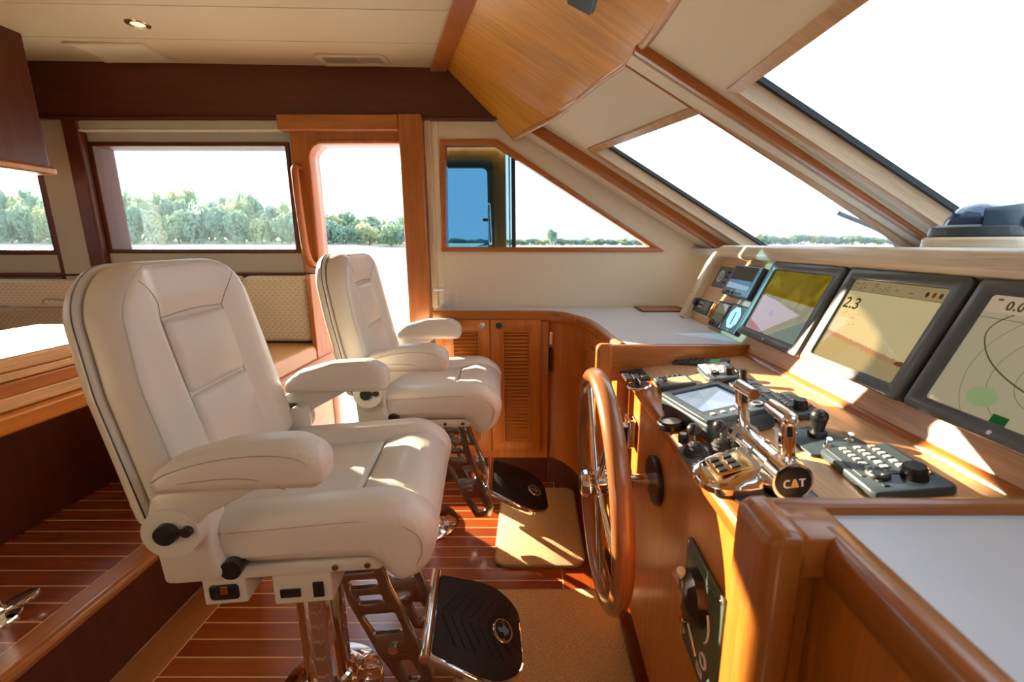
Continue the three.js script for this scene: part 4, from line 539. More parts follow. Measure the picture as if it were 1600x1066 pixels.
{
  const g = thing('side_display', 'thin grey display tucked under the far corner of the plotter', 'display'); onConsole(g, 0.105, -1.155); part('case', box(-0.072, 0.014, -0.045, 0.05, 0, 0.018, 0.006), M.slate, g); part('screen', box(-0.05, 0.006, -0.022, 0.04, 0.017, 0.019, 0.002), std({ color: C(0.30, 0.30, 0.20), roughness: 0.15 }), g); keyGrid(g, -0.062, -0.03, 1, 5, 0, 0.014, 0.008, 0.008, 0.0175, M.keyDark);
  const p = thing('chart_plotter', 'thick grey chart plotter with pale screen in the middle of the console', 'plotter'); onConsole(p, 0.118, -0.945, 1.78);
  part('case', box(-0.078, 0.078, -0.105, 0.092, 0.0, 0.042, 0.010), M.slate, p); const s = rr(-0.078, 0.078, -0.105, 0.092, 0.014); s.holes.push(new THREE.Path(rr(-0.058, 0.058, -0.056, 0.070, 0.004).getPoints(4))); part('bezel', ext(s, 0.038, 0.050, 0.004), M.slate, p);
  part('screen', new THREE.PlaneGeometry(0.116, 0.126).translate(0, 0.007, 0.0435), scrMat(paleTex, 0.6), p); for (let k = 0; k < 4; k++) part('button', disc(0.0055, 0.003, 0.001).rotateX(Math.PI / 2).translate(-0.05 + k * 0.023, -0.08, 0.0495), M.key, p); part('cursor_pad', disc(0.013, 0.004, 0.0015).rotateX(Math.PI / 2).translate(0.052, -0.08, 0.0495), M.keyDark, p); part('cursor_ring', new THREE.TorusGeometry(0.010, 0.0012, 6, 24).translate(0.052, -0.08, 0.0536), M.key, p);
  const q = thing('bow_thruster_panel', 'small square panel with a black toggle between two keyboards', 'switch panel'); onConsole(q, 0.27, -1.098); part('plate', box(-0.055, 0.055, -0.032, 0.034, 0, 0.006, 0.003), M.slate, q); part('toggle', mg([disc(0.011, 0.006).rotateX(Math.PI / 2).translate(-0.028, 0, 0.006), rod([-0.028, 0, 0.01], [-0.032, 0.004, 0.042], 0.009, 0.012, 12)]), M.black, q); for (let k = 0; k < 3; k++) part('button', disc(0.006, 0.008, 0.002).rotateX(Math.PI / 2).translate(0.002 + k * 0.018, 0.004 - k * 0.004, 0.006), M.keyDark, q);
  const r = thing('round_gauge', 'small round gauge with pale face beside the wheel', 'gauge'); onConsole(r, 0.022, -0.93); part('bezel', lathe([[0.020, 0.0], [0.031, 0.0], [0.031, 0.012], [0.026, 0.017], [0.022, 0.015], [0.021, 0.011]], 40).rotateX(Math.PI / 2), M.black, r); part('face', new THREE.CircleGeometry(0.0225, 32).translate(0, 0, 0.0125), std({ color: C(0.62, 0.68, 0.70), roughness: 0.2 }), r);
  const k = thing('push_knob', 'tiny black push knob next to the round gauge', 'knob'); onConsole(k, 0.022, -0.852); part('stem', disc(0.011, 0.006).rotateX(Math.PI / 2), M.black, k); part('cap', lathe([[0, 0.02], [0.007, 0.018], [0.0105, 0.012], [0.0105, 0.004], [0.009, 0.002]], 24).rotateX(Math.PI / 2), M.black, k);
  const j = thing('thruster_joysticks', 'twin black ball topped joysticks with rubber boots on one plate', 'joystick'); onConsole(j, 0.050, -0.788); part('plate', ext(rr(-0.036, 0.036, -0.052, 0.042, 0.012), 0, 0.006, 0.002), M.slate, j);
  for (const [x, y] of [[0.0, -0.027], [0.0, 0.022]]) { part('boot', lathe([[0, 0.004], [0.022, 0.004], [0.022, 0.008], [0.0185, 0.010], [0.0195, 0.013], [0.0155, 0.016], [0.0165, 0.019], [0.012, 0.022], [0.0125, 0.025], [0.008, 0.028], [0, 0.029]], 28).rotateX(Math.PI / 2).translate(x, y, 0), M.rubber, j); part('shaft', rod([x, y, 0.027], [x, y, 0.05], 0.0035, 0.003, 12), M.chrome, j); part('ball_knob', new THREE.SphereGeometry(0.0125, 24, 16).translate(x, y, 0.055), M.black, j); }
  const n = thing('jog_lever_panel', 'dark square panel with a stubby black lever right of the throttle', 'control panel'); onConsole(n, 0.262, -0.787); part('plate', ext(rr(-0.055, 0.055, -0.052, 0.056, 0.008), 0, 0.006, 0.002), M.slate, n); part('lever_base', disc(0.017, 0.012, 0.003).rotateX(Math.PI / 2).translate(-0.014, 0.0, 0.006), M.black, n); part('lever', mg([rod([-0.014, 0, 0.016], [-0.016, 0.004, 0.036], 0.010, 0.014, 16), new THREE.SphereGeometry(0.0155, 20, 14).translate(-0.016, 0.005, 0.043)]), M.black, n); part('button', box(-0.045, -0.029, -0.042, -0.028, 0.005, 0.009, 0.002), M.white, n, 'small white push button'); for (const [x, y] of [[0.022, 0.036], [0.030, -0.008]]) part('toggle', mg([disc(0.008, 0.004).rotateX(Math.PI / 2).translate(x, y, 0.006), rod([x, y, 0.009], [x + 0.004, y, 0.022], 0.0035, 0.005, 10)]), M.chrome, n); part('pilot_lamp', disc(0.005, 0.006, 0.002).rotateX(Math.PI / 2).translate(-0.04, 0.012, 0.006), M.red, n);
  const cab = thing('phone_cord', 'short dark blue cord lying by the near console rail', 'cord'); onConsole(cab, 0.2, -0.535); part('cord', tube([[0.0, -0.09, 0.004], [-0.008, -0.04, 0.006], [-0.01, 0.02, 0.006], [0.0, 0.08, 0.004]], 0.004, 30, 8), M.black, cab);
}
{ // twin lever engine control
  const t = thing('engine_throttle', 'polished chrome twin lever engine throttle with black CAT badge', 'throttle'); onConsole(t, 0.065, -0.692);
  part('base_plate', ext([[-0.075, -0.06, 0.03], [0.085, -0.03, 0.004], [0.085, 0.085, 0.004], [-0.085, 0.085, 0.01]], 0, 0.004, 0.001), M.black, t);
  // body: nose pointing aft (local -y), height rising to the barrel
  { const nO = 44, lv = [[0, 1.0], [0.008, 1.0], [0.018, 0.96], [0.026, 0.86], [0.031, 0.70]]; const out = []; for (let i = 0; i < nO; i++) { const a = i / nO * 2 * Math.PI, ca = Math.cos(a), sa = Math.sin(a), e = 0.75; out.push([Math.sign(ca) * Math.pow(Math.abs(ca), e) * 0.058, Math.sign(sa) * Math.pow(Math.abs(sa), e) * 0.065]); } const pos = [], idx = []; for (const [z, k] of lv) for (const [x, y] of out) { const rise = 0.35 + 0.65 * (y + 0.065) / 0.13; pos.push(x * k - 0.005, y * k - 0.008, 0.004 + z * (z > 0.009 ? rise : 1) * 1.25); } const top = pos.length / 3; pos.push(-0.005, -0.008, 0.004 + 0.031 * 1.25 * 0.675); for (let j = 0; j < lv.length - 1; j++) for (let i = 0; i < nO; i++) { const a = j * nO + i, b = j * nO + (i + 1) % nO; idx.push(a, b, a + nO, b, b + nO, a + nO); } for (let i = 0; i < nO; i++) idx.push((lv.length - 1) * nO + i, (lv.length - 1) * nO + (i + 1) % nO, top); const g = new THREE.BufferGeometry(); g.setAttribute('position', new THREE.Float32BufferAttribute(pos, 3)); g.setIndex(idx); part('body', toCreasedNormals(g, 0.55), M.chrome, t); }
  const kp = new THREE.Group(); kp.name = 'button_panel'; kp.position.set(-0.005, -0.018, 0.029); kp.rotation.x = 0.19; t.add(kp); part('panel', ext(rr(-0.030, 0.030, -0.030, 0.032, 0.008), 0, 0.003, 0.001), M.brass, kp); keyGrid(kp, -0.017, -0.016, 3, 2, 0.017, 0.022, 0.011, 0.015, 0.002, M.black, 'button', 0.004);
  part('barrel', rod([-0.082, 0.045, 0.034], [0.05, 0.045, 0.034], 0.023, 0.023, 40), M.chrome, t); part('barrel_ring', rod([-0.02, 0.045, 0.034], [-0.012, 0.045, 0.034], 0.0255, 0.0255, 40), M.chrome, t); part('barrel_ring', rod([-0.09, 0.045, 0.034], [-0.078, 0.045, 0.034], 0.028, 0.028, 40), M.chrome, t); part('lever_hub', rod([0.046, 0.045, 0.034], [0.078, 0.045, 0.034], 0.033, 0.031, 44), M.chrome, t);
  part('badge', rod([0.077, 0.045, 0.034], [0.0805, 0.045, 0.034], 0.027, 0.0265, 40), M.black, t);
  const bt = canvasTex(128, 128, (c) => { c.fillStyle = '#08090b'; c.fillRect(0, 0, 128, 128); c.fillStyle = '#f2f2ee'; c.font = 'bold 46px sans-serif'; c.textAlign = 'center'; c.textBaseline = 'middle'; c.fillText('CAT', 64, 66); c.fillStyle = '#f0b322'; c.beginPath(); c.moveTo(64, 60); c.lineTo(82, 83); c.lineTo(46, 83); c.fill(); });
  part('badge_lettering', new THREE.CircleGeometry(0.0262, 36).rotateZ(Math.PI / 2).rotateY(Math.PI / 2).translate(0.0809, 0.045, 0.034), std({ map: bt, roughness: 0.35 }), t);
  const lever = (x, dir) => { const g = new THREE.Group(); g.name = 'lever'; t.add(g); part('arm', ext([[-0.011, 0, 0.006], [0.011, 0, 0.006], [0.010, 0.105, 0.008], [-0.010, 0.105, 0.008]], -0.008, 0.008, 0.004).rotateY(0).applyMatrix4(new THREE.Matrix4().makeBasis(V(0, 1, 0), V(0, 0, 1), V(1, 0, 0))).translate(x, 0.045, 0.036), M.chrome, g); part('grip', mg([rod([x - dir * 0.008, 0.045, 0.132], [x + dir * 0.046, 0.045, 0.134], 0.0115, 0.0105, 20), new THREE.SphereGeometry(0.0115, 16, 12).translate(x - dir * 0.008, 0.045, 0.132)]), M.chrome, g); part('grip_end', rod([x + dir * 0.046, 0.045, 0.134], [x + dir * 0.048, 0.045, 0.134], 0.0095, 0.009, 20), M.brass, g); part('arm_inlay', box(-0.002, 0.002, 0, 0.05, -0.001, 0.001, 0.0008).applyMatrix4(new THREE.Matrix4().makeBasis(V(0, 1, 0), V(0, 0, 1), V(1, 0, 0))).translate(x + 0.0085, 0.045, 0.055), M.brass, g); part('grip_strip', box(-0.004, 0.004, 0, 0.036, -0.001, 0.0012, 0.001).applyMatrix4(new THREE.Matrix4().makeBasis(V(0, 1, 0), V(0, 0, 1), V(1, 0, 0))).translate(x + 0.0085, 0.045, 0.104), M.black, g); };
  lever(-0.084, 1); lever(0.062, -1);
}
{ // engine panel on the console front
  const g = thing('engine_start_unit', 'dark green engine start panel on the console front below the throttle', 'control panel'); basis(g, V(0.3145, 0.545, -0.695), V(0, 0, 1), V(0, 1, 0), V(-1, 0, 0));
  part('plate', ext(rr(-0.085, 0.085, -0.115, 0.115, 0.012), 0, 0.006, 0.002), M.greenPlate, g); for (const [x, y] of [[-0.075, 0.105], [0.075, 0.105], [-0.075, -0.105], [0.075, -0.105]]) part('screw', disc(0.004, 0.002, 0.0008).rotateX(Math.PI / 2).translate(x, y, 0.006), M.chrome, g);
  part('housing', lathe([[0, 0.03], [0.03, 0.028], [0.044, 0.018], [0.047, 0.0]], 32).rotateX(Math.PI / 2).scale(1, 1.15, 1).translate(-0.012, 0.036, 0.005), M.black, g); part('selector', mg([rod([-0.04, 0.03, 0.02], [-0.055, 0.055, 0.034], 0.009, 0.011, 14)]), M.pink, g, 'pale pink selector lever'); part('selector_tip', rod([-0.036, 0.066, 0.03], [-0.028, 0.08, 0.036], 0.01, 0.008, 12), M.white, g);
  part('key_switch', mg([disc(0.014, 0.012).rotateX(Math.PI / 2).translate(-0.02, -0.035, 0.006), box(-0.023, -0.017, -0.05, -0.02, 0.017, 0.03, 0.002)]), M.chrome, g); part('red_button', lathe([[0, 0.016], [0.006, 0.014], [0.009, 0.008], [0.009, 0]], 20).rotateX(Math.PI / 2).translate(-0.055, -0.055, 0.006), M.red, g, 'round red stop button'); part('lever_rod', rod([-0.01, -0.02, 0.02], [0.03, -0.05, 0.02], 0.004, 0.004, 10), M.chrome, g);
  part('white_ring', new THREE.TorusGeometry(0.012, 0.0025, 8, 28).translate(0.035, -0.055, 0.008), M.white, g); part('scale_arc', new THREE.TorusGeometry(0.045, 0.0022, 6, 30, 1.4).rotateZ(-0.7).translate(0.0, 0.012, 0.0075), M.white, g);
  part('warning_label', new THREE.PlaneGeometry(0.03, 0.018).translate(0.02, -0.092, 0.0066), std({ map: canvasTex(64, 40, (c) => { c.fillStyle = '#e6e6df'; c.fillRect(0, 0, 64, 40); c.fillStyle = '#d8c21c'; c.fillRect(4, 20, 28, 16); c.fillStyle = '#555'; c.fillRect(6, 6, 50, 3); c.fillRect(6, 12, 40, 3); }), roughness: 0.6 }), g); part('lettering', new THREE.PlaneGeometry(0.10, 0.014).translate(0.01, 0.094, 0.0066), std({ map: canvasTex(256, 36, (c) => { c.fillStyle = '#3a4a40'; c.fillRect(0, 0, 256, 36); c.fillStyle = '#b9c6bb'; for (let k = 0; k < 12; k++) c.fillRect(8 + k * 20, 8, 14, 4); for (let k = 0; k < 9; k++) c.fillRect(8 + k * 20, 22, 14, 4); }), roughness: 0.6 }), g);
}

// ------------------------------------------------------------------ steering wheel
{
  const w = thing('steering_wheel', 'large varnished wooden steering wheel with chrome spokes and hub', 'steering wheel');
  const n = V(-1, -0.04, 0.02).normalize(), up = V(0, 1, 0).sub(n.clone().multiplyScalar(n.y)).normalize(), X = up.clone().cross(n); basis(w, V(0.172, 0.634, -1.02), X, up, n);
  const tg = new THREE.TorusGeometry(0.268, 0.0205, 22, 120); { const uv = tg.attributes.uv; for (let i = 0; i < uv.count; i++) uv.setXY(i, uv.getX(i) * 1.6, uv.getY(i) * 0.14); } tg.scale(1, 1, 1.12);
  part('rim', tg, M.wheelWood, w, 'round varnished wooden rim');
  for (let k = 0; k < 5; k++) { const a = -Math.PI / 2 + k * 2 * Math.PI / 5, c = Math.cos(a), s = Math.sin(a); part('spoke', rod([c * 0.02, s * 0.02, 0.006], [c * 0.262, s * 0.262, 0], 0.0075, 0.0075, 18), M.chrome, w); }
  part('hub', lathe([[0, 0.05], [0.022, 0.05], [0.03, 0.046], [0.033, 0.036], [0.033, 0.026], [0.029, 0.022], [0.029, -0.012], [0.033, -0.016], [0.033, -0.03], [0.018, -0.034], [0.016, -0.15]], 44).rotateX(Math.PI / 2), M.chrome, w); part('hub_cap', disc(0.018, 0.003, 0.001).rotateX(Math.PI / 2).translate(0, 0, 0.05), M.black, w); part('flange', disc(0.062, 0.012, 0.004).rotateX(Math.PI / 2).translate(0, 0, -0.142), M.black, w, 'dark mounting flange on the console');
  const b = thing('trim_tab_switch', 'small chrome and black switch box on the console front behind the wheel', 'switch', [0.3, 0.66, -1.28]); part('bezel', box(-0.012, 0.014, -0.045, 0.045, -0.035, 0.035, 0.008), M.chrome, b); part('rocker', box(-0.024, -0.008, -0.036, 0.02, -0.022, 0.022, 0.006), M.black, b);
}

// ------------------------------------------------------------------ helm chairs
function helmChair(label) {
  const t = thing('helm_chair', label, 'chair', [0, 0, 0], 0, 'helm chairs');
  // pedestal
  part('pedestal', lathe([[0, 0], [0.135, 0], [0.14, 0.006], [0.132, 0.016], [0.10, 0.026], [0.075, 0.045], [0.066, 0.07], [0.058, 0.075], [0.058, 0.40], [0.05, 0.405], [0.05, 0.535], [0.07, 0.54], [0, 0.54]], 56), M.chrome, t, 'polished column on a round flange');
  part('seat_plate', ext([[-0.19, 0.548, 0.01], [0.225, 0.548, 0.01], [0.225, 0.578, 0.012], [-0.19, 0.578, 0.012]], -0.226, 0.226, 0.006), M.plastic, t);
  for (const s of [-1, 1]) for (const x of [0.13, 0.195]) part('screw', disc(0.007, 0.003, 0.001).rotateX(s * Math.PI / 2).translate(x, 0.562, s * 0.226), M.steel, t);
  // seat: two side bolsters, centre and front rolls
  const prof = (dy, rear) => [[rear, 0.585, 0.025], [0.205, 0.578, 0.03], [0.235, 0.532, 0.03], [0.262, 0.508 + dy * 0.3, 0.03], [0.318, 0.535, 0.06], [0.362 - dy, 0.655 - dy, 0.07], [0.265, 0.722 - dy, 0.10], [rear, 0.706 - dy, 0.03]];
  for (const s of [-1, 1]) part('seat_bolster', ext(prof(0.008, -0.10), s > 0 ? 0.142 : -0.245, s > 0 ? 0.245 : -0.142, 0.042, 12, 8), M.leather, t);
  part('seat_panel', ext([[-0.17, 0.585, 0.01], [0.165, 0.585, 0.002], [0.165, 0.676, 0.016], [0.02, 0.664, 0.1], [-0.17, 0.668, 0.02]], -0.165, 0.165, 0.012, 10, 5), M.leather, t); part('seat_panel', ext([[0.166, 0.585, 0.004], [0.205, 0.578, 0.02], [0.235, 0.534, 0.02], [0.262, 0.512, 0.03], [0.314, 0.538, 0.055], [0.352, 0.645, 0.07], [0.26, 0.698, 0.10], [0.166, 0.678, 0.014]], -0.165, 0.165, 0.010, 10, 5), M.leather, t);
  for (const s of [-1, 1]) part('piping', tube([[-0.09, 0.666, s * 0.2432], [0.05, 0.671, s * 0.2436], [0.2, 0.675, s * 0.2436], [0.265, 0.664, s * 0.2436], [0.305, 0.635, s * 0.2446], [0.312, 0.60, s * 0.2452], [0.30, 0.57, s * 0.2452]], 0.0010, 60, 6), M.leatherSeam, t);
  // backrest
  const rec = 10.5 * Math.PI / 180, bk = new THREE.Group(); bk.name = 'backrest'; t.add(bk); basis(bk, V(-0.180, 0.70, 0), V(0, 0, -1), V(-Math.sin(rec), Math.cos(rec), 0), V(Math.cos(rec), Math.sin(rec), 0));
  const outl = (e) => rpoly([[-0.245 - e, -0.02, 0.03], [0.245 + e, -0.02, 0.03], [0.243 + e, 0.26, 0.2], [0.212 + e, 0.487 + e, 0.125], [-0.212 - e, 0.487 + e, 0.125], [-0.243 - e, 0.26, 0.2]]);
  const BT = 0.052;
  const sst = (a, b, x) => { const k = Math.max(0, Math.min(1, (x - a) / (b - a))); return k * k * (3 - 2 * k); };
  const f = (x, y) => 0.026 * sst(0.10, 0.155, Math.abs(x)) * (1 - sst(0.17, 0.25, Math.abs(x)) * 0.4) + 0.014 * sst(0.36, 0.41, y) * (1 - sst(0.095, 0.16, Math.abs(x))) - 0.006 * sst(0, 0.3, y);
  part('back_cushion', pillow(outl(0), BT, 0.026, f, 160, 40, 0.012), M.leather, bk);
  const sh = part('back_shell', pillow(outl(0.004), 0.040, 0.012, () => 0, 140, 6, 0.034), M.leather, bk, 'leather covered rear shell'); sh.position.z = -0.043;
  part('shell_gap', pillow(outl(-0.012), 0.008, 0.002, () => 0, 100, 2), M.leatherSeam, bk).position.z = -0.006;
  const ins = (x0, x1, y0, y1, z, h, tl) => { const o = part('back_panel', pillow(rr(x0, x1, y0, y1, 0.014), 0.022, 0.016, (x, y) => h * (1 - ((2 * x - x0 - x1) / (x1 - x0)) ** 2) * (1 - ((2 * y - y0 - y1) / (y1 - y0)) ** 2), 80, 14), M.leather, bk); o.position.z = z; o.rotation.x = tl; };
  ins(-0.108, 0.108, 0.203, 0.364, BT - 0.016, 0.016, 0); ins(-0.108, 0.108, 0.005, 0.2, BT - 0.015, 0.020, 0);
  const fz = (x, y) => BT + f(x, y) + 0.0002;
  const seam = (list, n = 'stitched_seam', m = M.leatherSeam, r = 0.0010) => part(n, tube(list.map(([x, y]) => [x, y, fz(x, y)]), r, 40, 5), m, bk);
  seam([[-0.108, 0.37], [0, 0.375], [0.108, 0.37]]); for (const s of [-1, 1]) { seam([[s * 0.108, 0.37], [s * 0.12, 0.40], [s * 0.14, 0.425], [s * 0.16, 0.445]]); seam([[s * 0.108, 0.02], [s * 0.109, 0.2], [s * 0.108, 0.37]]); }
  { const pts = outl(-0.012).getSpacedPoints(120).filter(p => p.y > 0.01); const k = pts.findIndex((p, i) => i && Math.abs(p.x - pts[i - 1].x) > 0.2); const ord = k > 0 ? [...pts.slice(k), ...pts.slice(0, k)] : pts; part('piping', tube(ord.map(p => [p.x, p.y, BT - 0.0032 + f(p.x, p.y) * 0.843]), 0.0022, 160, 6), M.thread, bk, 'stitched piping around the front edge'); }
  // arms
  for (const s of [-1, 1]) {
    const a = new THREE.Group(); a.name = 'armrest'; t.add(a);
    const pad = [[-0.138, 0.785, 0.02], [-0.05, 0.788, 0.05], [0.132, 0.783, 0.012], [0.157, 0.795, 0.03], [0.160, 0.850, 0.036], [0.11, 0.880, 0.06], [0.0, 0.877, 0.12], [-0.10, 0.850, 0.06], [-0.14, 0.818, 0.03]];
    part('arm_pad', ext(pad, s * 0.272 - 0.038, s * 0.272 + 0.038, 0.024, 12, 7), M.leather, a);
    part('stitched_seam', tube([[-0.130, 0.815, s * 0.305], [-0.10, 0.832, s * 0.3095], [-0.02, 0.853, s * 0.3095], [0.07, 0.857, s * 0.3095], [0.12, 0.846, s * 0.3095], [0.137, 0.825, s * 0.3085], [0.139, 0.795, s * 0.304]], 0.0010, 50, 5), M.leatherSeam, a); part('stitched_seam', tube([[-0.130, 0.808, s * 0.304], [-0.08, 0.813, s * 0.3095], [0.0, 0.818, s * 0.3098], [0.045, 0.812, s * 0.3095], [0.08, 0.794, s * 0.305], [0.086, 0.786, s * 0.300]], 0.0010, 40, 5), M.leatherSeam, a);
    part('arm_support', ext([[-0.172, 0.705, 0.045], [-0.13, 0.655, 0.05], [-0.085, 0.69, 0.02], [-0.075, 0.728, 0.03], [0.045, 0.79, 0.004], [-0.10, 0.80, 0.01], [-0.15, 0.775, 0.02]], s > 0 ? 0.262 : -0.288, s > 0 ? 0.288 : -0.262, 0.005, 10), M.plastic, a);
    part('pivot_disc', rod([-0.125, 0.705, s * 0.262], [-0.125, 0.705, s * 0.291], 0.049, 0.049, 48), M.plastic, a);
    part('adjust_knob', mg([rod([-0.128, 0.708, s * 0.29], [-0.128, 0.708, s * 0.302], 0.0205, 0.019, 28), rod([-0.094, 0.71, s * 0.29], [-0.094, 0.71, s * 0.299], 0.0105, 0.0095, 20), rod([-0.118, 0.708, s * 0.293], [-0.096, 0.71, s * 0.293], 0.006, 0.006, 12)]), M.black, a, 'black adjusting knob');
    part('side_bracket', ext([[-0.172, 0.578, 0.012], [-0.055, 0.578, 0.03], [-0.075, 0.64, 0.03], [-0.075, 0.75, 0.012], [-0.10, 0.76, 0.012], [-0.178, 0.70, 0.012]], s > 0 ? 0.205 : -0.264, s > 0 ? 0.264 : -0.205, 0.008, 8), M.plastic, a);
    part('recline_knob', rod([-0.052, 0.598, s * 0.20], [-0.052, 0.598, s * 0.262], 0.02, 0.02, 24), M.black, a);
  }
  // switch boxes under the plate, near side
  const sb = (x0, x1, y0, n) => { const g = new THREE.Group(); g.name = 'switch_box'; t.add(g); part('housing', box(x0, x1, y0, 0.55, 0.14, 0.222, 0.004), M.plastic, g); if (n === 1) { part('recess', ext(rr(x0 + 0.013, x1 - 0.013, y0 + 0.012, 0.537, 0.008), 0.2215, 0.2245, 0.001), M.black, g); part('rocker', box(x0 + 0.035, x0 + 0.05, y0 + 0.026, y0 + 0.045, 0.224, 0.227, 0.002), M.brass, g); } else { part('rocker', box(x0 + 0.014, x0 + 0.055, y0 + 0.018, y0 + 0.038, 0.2215, 0.226, 0.002), M.black, g); part('rocker', box(x1 - 0.038, x1 - 0.016, y0 + 0.014, y0 + 0.05, 0.2215, 0.226, 0.002), M.black, g); } };
  sb(-0.135, -0.052, 0.49, 1); sb(0.0, 0.118, 0.478, 2);
  // slotted footrest brackets
  const br = rpoly([[0.062, 0.55, 0.004], [0.178, 0.55, 0.004], [0.205, 0.40, 0.03], [0.30, 0.13, 0.01], [0.285, 0.085, 0.012], [0.222, 0.085, 0.012], [0.165, 0.20, 0.02], [0.105, 0.36, 0.04]]);
  for (let k = 0; k < 4; k++) { const y = 0.515 - k * 0.045, x0 = 0.086 + k * 0.011 + (k > 2 ? 0.006 : 0), x1 = 0.158 + k * 0.0085; br.holes.push(new THREE.Path(rpoly([[x0 + 0.004, y - 0.024, 0.006], [x1 + 0.004, y - 0.024, 0.006], [x1, y, 0.006], [x0, y, 0.006]]).getPoints(4))); }
  br.holes.push(new THREE.Path(rpoly([[0.158, 0.265, 0.008], [0.232, 0.265, 0.008], [0.212, 0.325, 0.008], [0.13, 0.325, 0.008]]).getPoints(4))); br.holes.push(new THREE.Path(rpoly([[0.235, 0.115, 0.010], [0.27, 0.115, 0.010], [0.243, 0.18, 0.010], [0.21, 0.18, 0.010]]).getPoints(4)));
  for (const s of [-1, 1]) { part('footrest_bracket', ext(br, s * 0.095 - 0.007, s * 0.095 + 0.007, 0.002, 6), M.steel, t, 'polished slotted bracket'); part('bolt', mg([rod([0.203, 0.222, s * 0.09], [0.203, 0.222, s * 0.112], 0.014, 0.013, 20)]), M.chrome, t); }
  // footrest
  const fr = new THREE.Group(); fr.name = 'footrest'; t.add(fr); const tilt = -0.46; basis(fr, V(0.285, 0.228, 0), V(0, 0, -1), V(Math.cos(tilt), Math.sin(tilt), 0), V(-Math.sin(tilt), Math.cos(tilt), 0));
  part('hinge_bar', rod([-0.15, 0, 0.0], [0.15, 0, 0.0], 0.014, 0.014, 20), M.chrome, fr); const fo = (e) => rpoly([[-0.135 - e, 0.012 - e, 0.01], [0.135 + e, 0.012 - e, 0.01], [0.160 + e, 0.14, 0.09], [0.158 + e, 0.20, 0.08], [0.11, 0.272 + e, 0.08], [-0.11, 0.272 + e, 0.08], [-0.158 - e, 0.20, 0.08], [-0.160 - e, 0.14, 0.09]]);
  part('tray', ext(fo(0.006), -0.018, 0.006, 0.004, 10), M.chrome, fr); part('rubber_pad', ext(fo(-0.001), 0.002, 0.0095, 0.002, 10), M.rubber, fr); const ribs = []; for (let k = 0; k < 8; k++) { const y = 0.03 + k * 0.028; for (const s of [-1, 1]) ribs.push(rod([s * 0.008, y, 0.0095], [s * (0.095 - (k > 5 ? (k - 5) * 0.02 : 0)), y + 0.045, 0.0095], 0.0028, 0.0028, 6)); } part('tread_ribs', mg(ribs), M.rubber, fr);
  const em = canvasTex(256, 192, (c) => { c.fillStyle = '#241c18'; c.fillRect(0, 0, 256, 192); c.strokeStyle = '#b8b2aa'; c.lineWidth = 12; c.beginPath(); c.ellipse(128, 96, 118, 86, 0, 0, 7); c.stroke(); c.fillStyle = '#6db6e8'; c.beginPath(); c.moveTo(128, 38); c.lineTo(196, 92); c.lineTo(150, 104); c.lineTo(140, 158); c.lineTo(92, 136); c.lineTo(104, 100); c.lineTo(62, 84); c.closePath(); c.fill(); c.strokeStyle = '#b8b2aa'; c.lineWidth = 5; c.beginPath(); c.moveTo(86, 40); c.quadraticCurveTo(128, 66, 166, 34); c.stroke(); c.fillStyle = '#b8b2aa'; for (let k = 0; k < 5; k++) c.fillRect(196, 74 + k * 12, 18, 4); c.beginPath(); c.arc(28, 96, 9, 0, 7); c.arc(228, 96, 9, 0, 7); c.fill(); });
  const eg = new THREE.CircleGeometry(1, 40).scale(0.040, 0.030, 1); part('badge_plate', lathe([[0, 0.003], [0.95, 0.003], [1, 0]], 40).rotateX(Math.PI / 2).scale(0.042, 0.032, 1).translate(0, 0.215, 0.0095), M.chrome, fr); part('badge', eg.translate(0, 0.215, 0.0128), std({ map: em, roughness: 0.3, metalness: 0.3 }), fr, 'oval badge with a blue fish emblem');
  return t;
}
const chairNear = helmChair('near cream leather helm chair facing the steering wheel'); chairNear.position.set(-0.560, 0, -1.02); chairNear.rotation.y = 6 * Math.PI / 180;
const chairFar = chairNear.clone(); chairFar.name = numbered('helm_chair'); scene.add(chairFar); chairFar.userData = { label: 'farther cream leather helm chair in front of the open doorway', category: 'chair', group: 'helm chairs' }; chairFar.position.set(-0.465, 0, -1.778); chairFar.rotation.y = 4 * Math.PI / 180;
{ // red flare sticker on the threshold behind the far chair
  const f = thing('flare_label', 'small red sticker with white letters low behind the far chair', 'sticker', [-0.335, 0.235, -2.1035]); part('sticker', box(-0.05, 0.05, -0.018, 0.018, 0, 0.001, 0), std({ color: C(0.7, 0.03, 0.02), roughness: 0.5 }), f); part('lettering', new THREE.PlaneGeometry(0.09, 0.026).translate(0, 0, 0.0012), std({ map: labelMark('FLA', 256, 72, '#f4f0ea', '#c21414', 'bold 58px sans-serif'), roughness: 0.5 }), f);
}

// ------------------------------------------------------------------ carpets
function mat(name, x0, x1, z0, z1, label) { const g = thing(name, label, 'carpet', [0, 0, 0], 0, 'helm mats'); const s = rr(x0, x1, -z1, -z0, 0.05); part('pile', uvm(ext(s, 0.0, 0.014, 0.005, 10).rotateX(-Math.PI / 2)), M.carpet, g); const pts = s.getSpacedPoints(90).slice(0, 90).map(p => [p.x, 0.007, -p.y]); part('bound_edge', tube(pts, 0.0065, 180, 8, true), M.carpetEdge, g); }
mat('carpet_mat', -0.14, 0.208, -2.05, -1.497, 'beige carpet mat with a bright sun streak by the far cabinet');
mat('carpet_mat', -0.215, 0.29, -1.372, -0.55, 'shaded beige carpet mat below the near footrest');

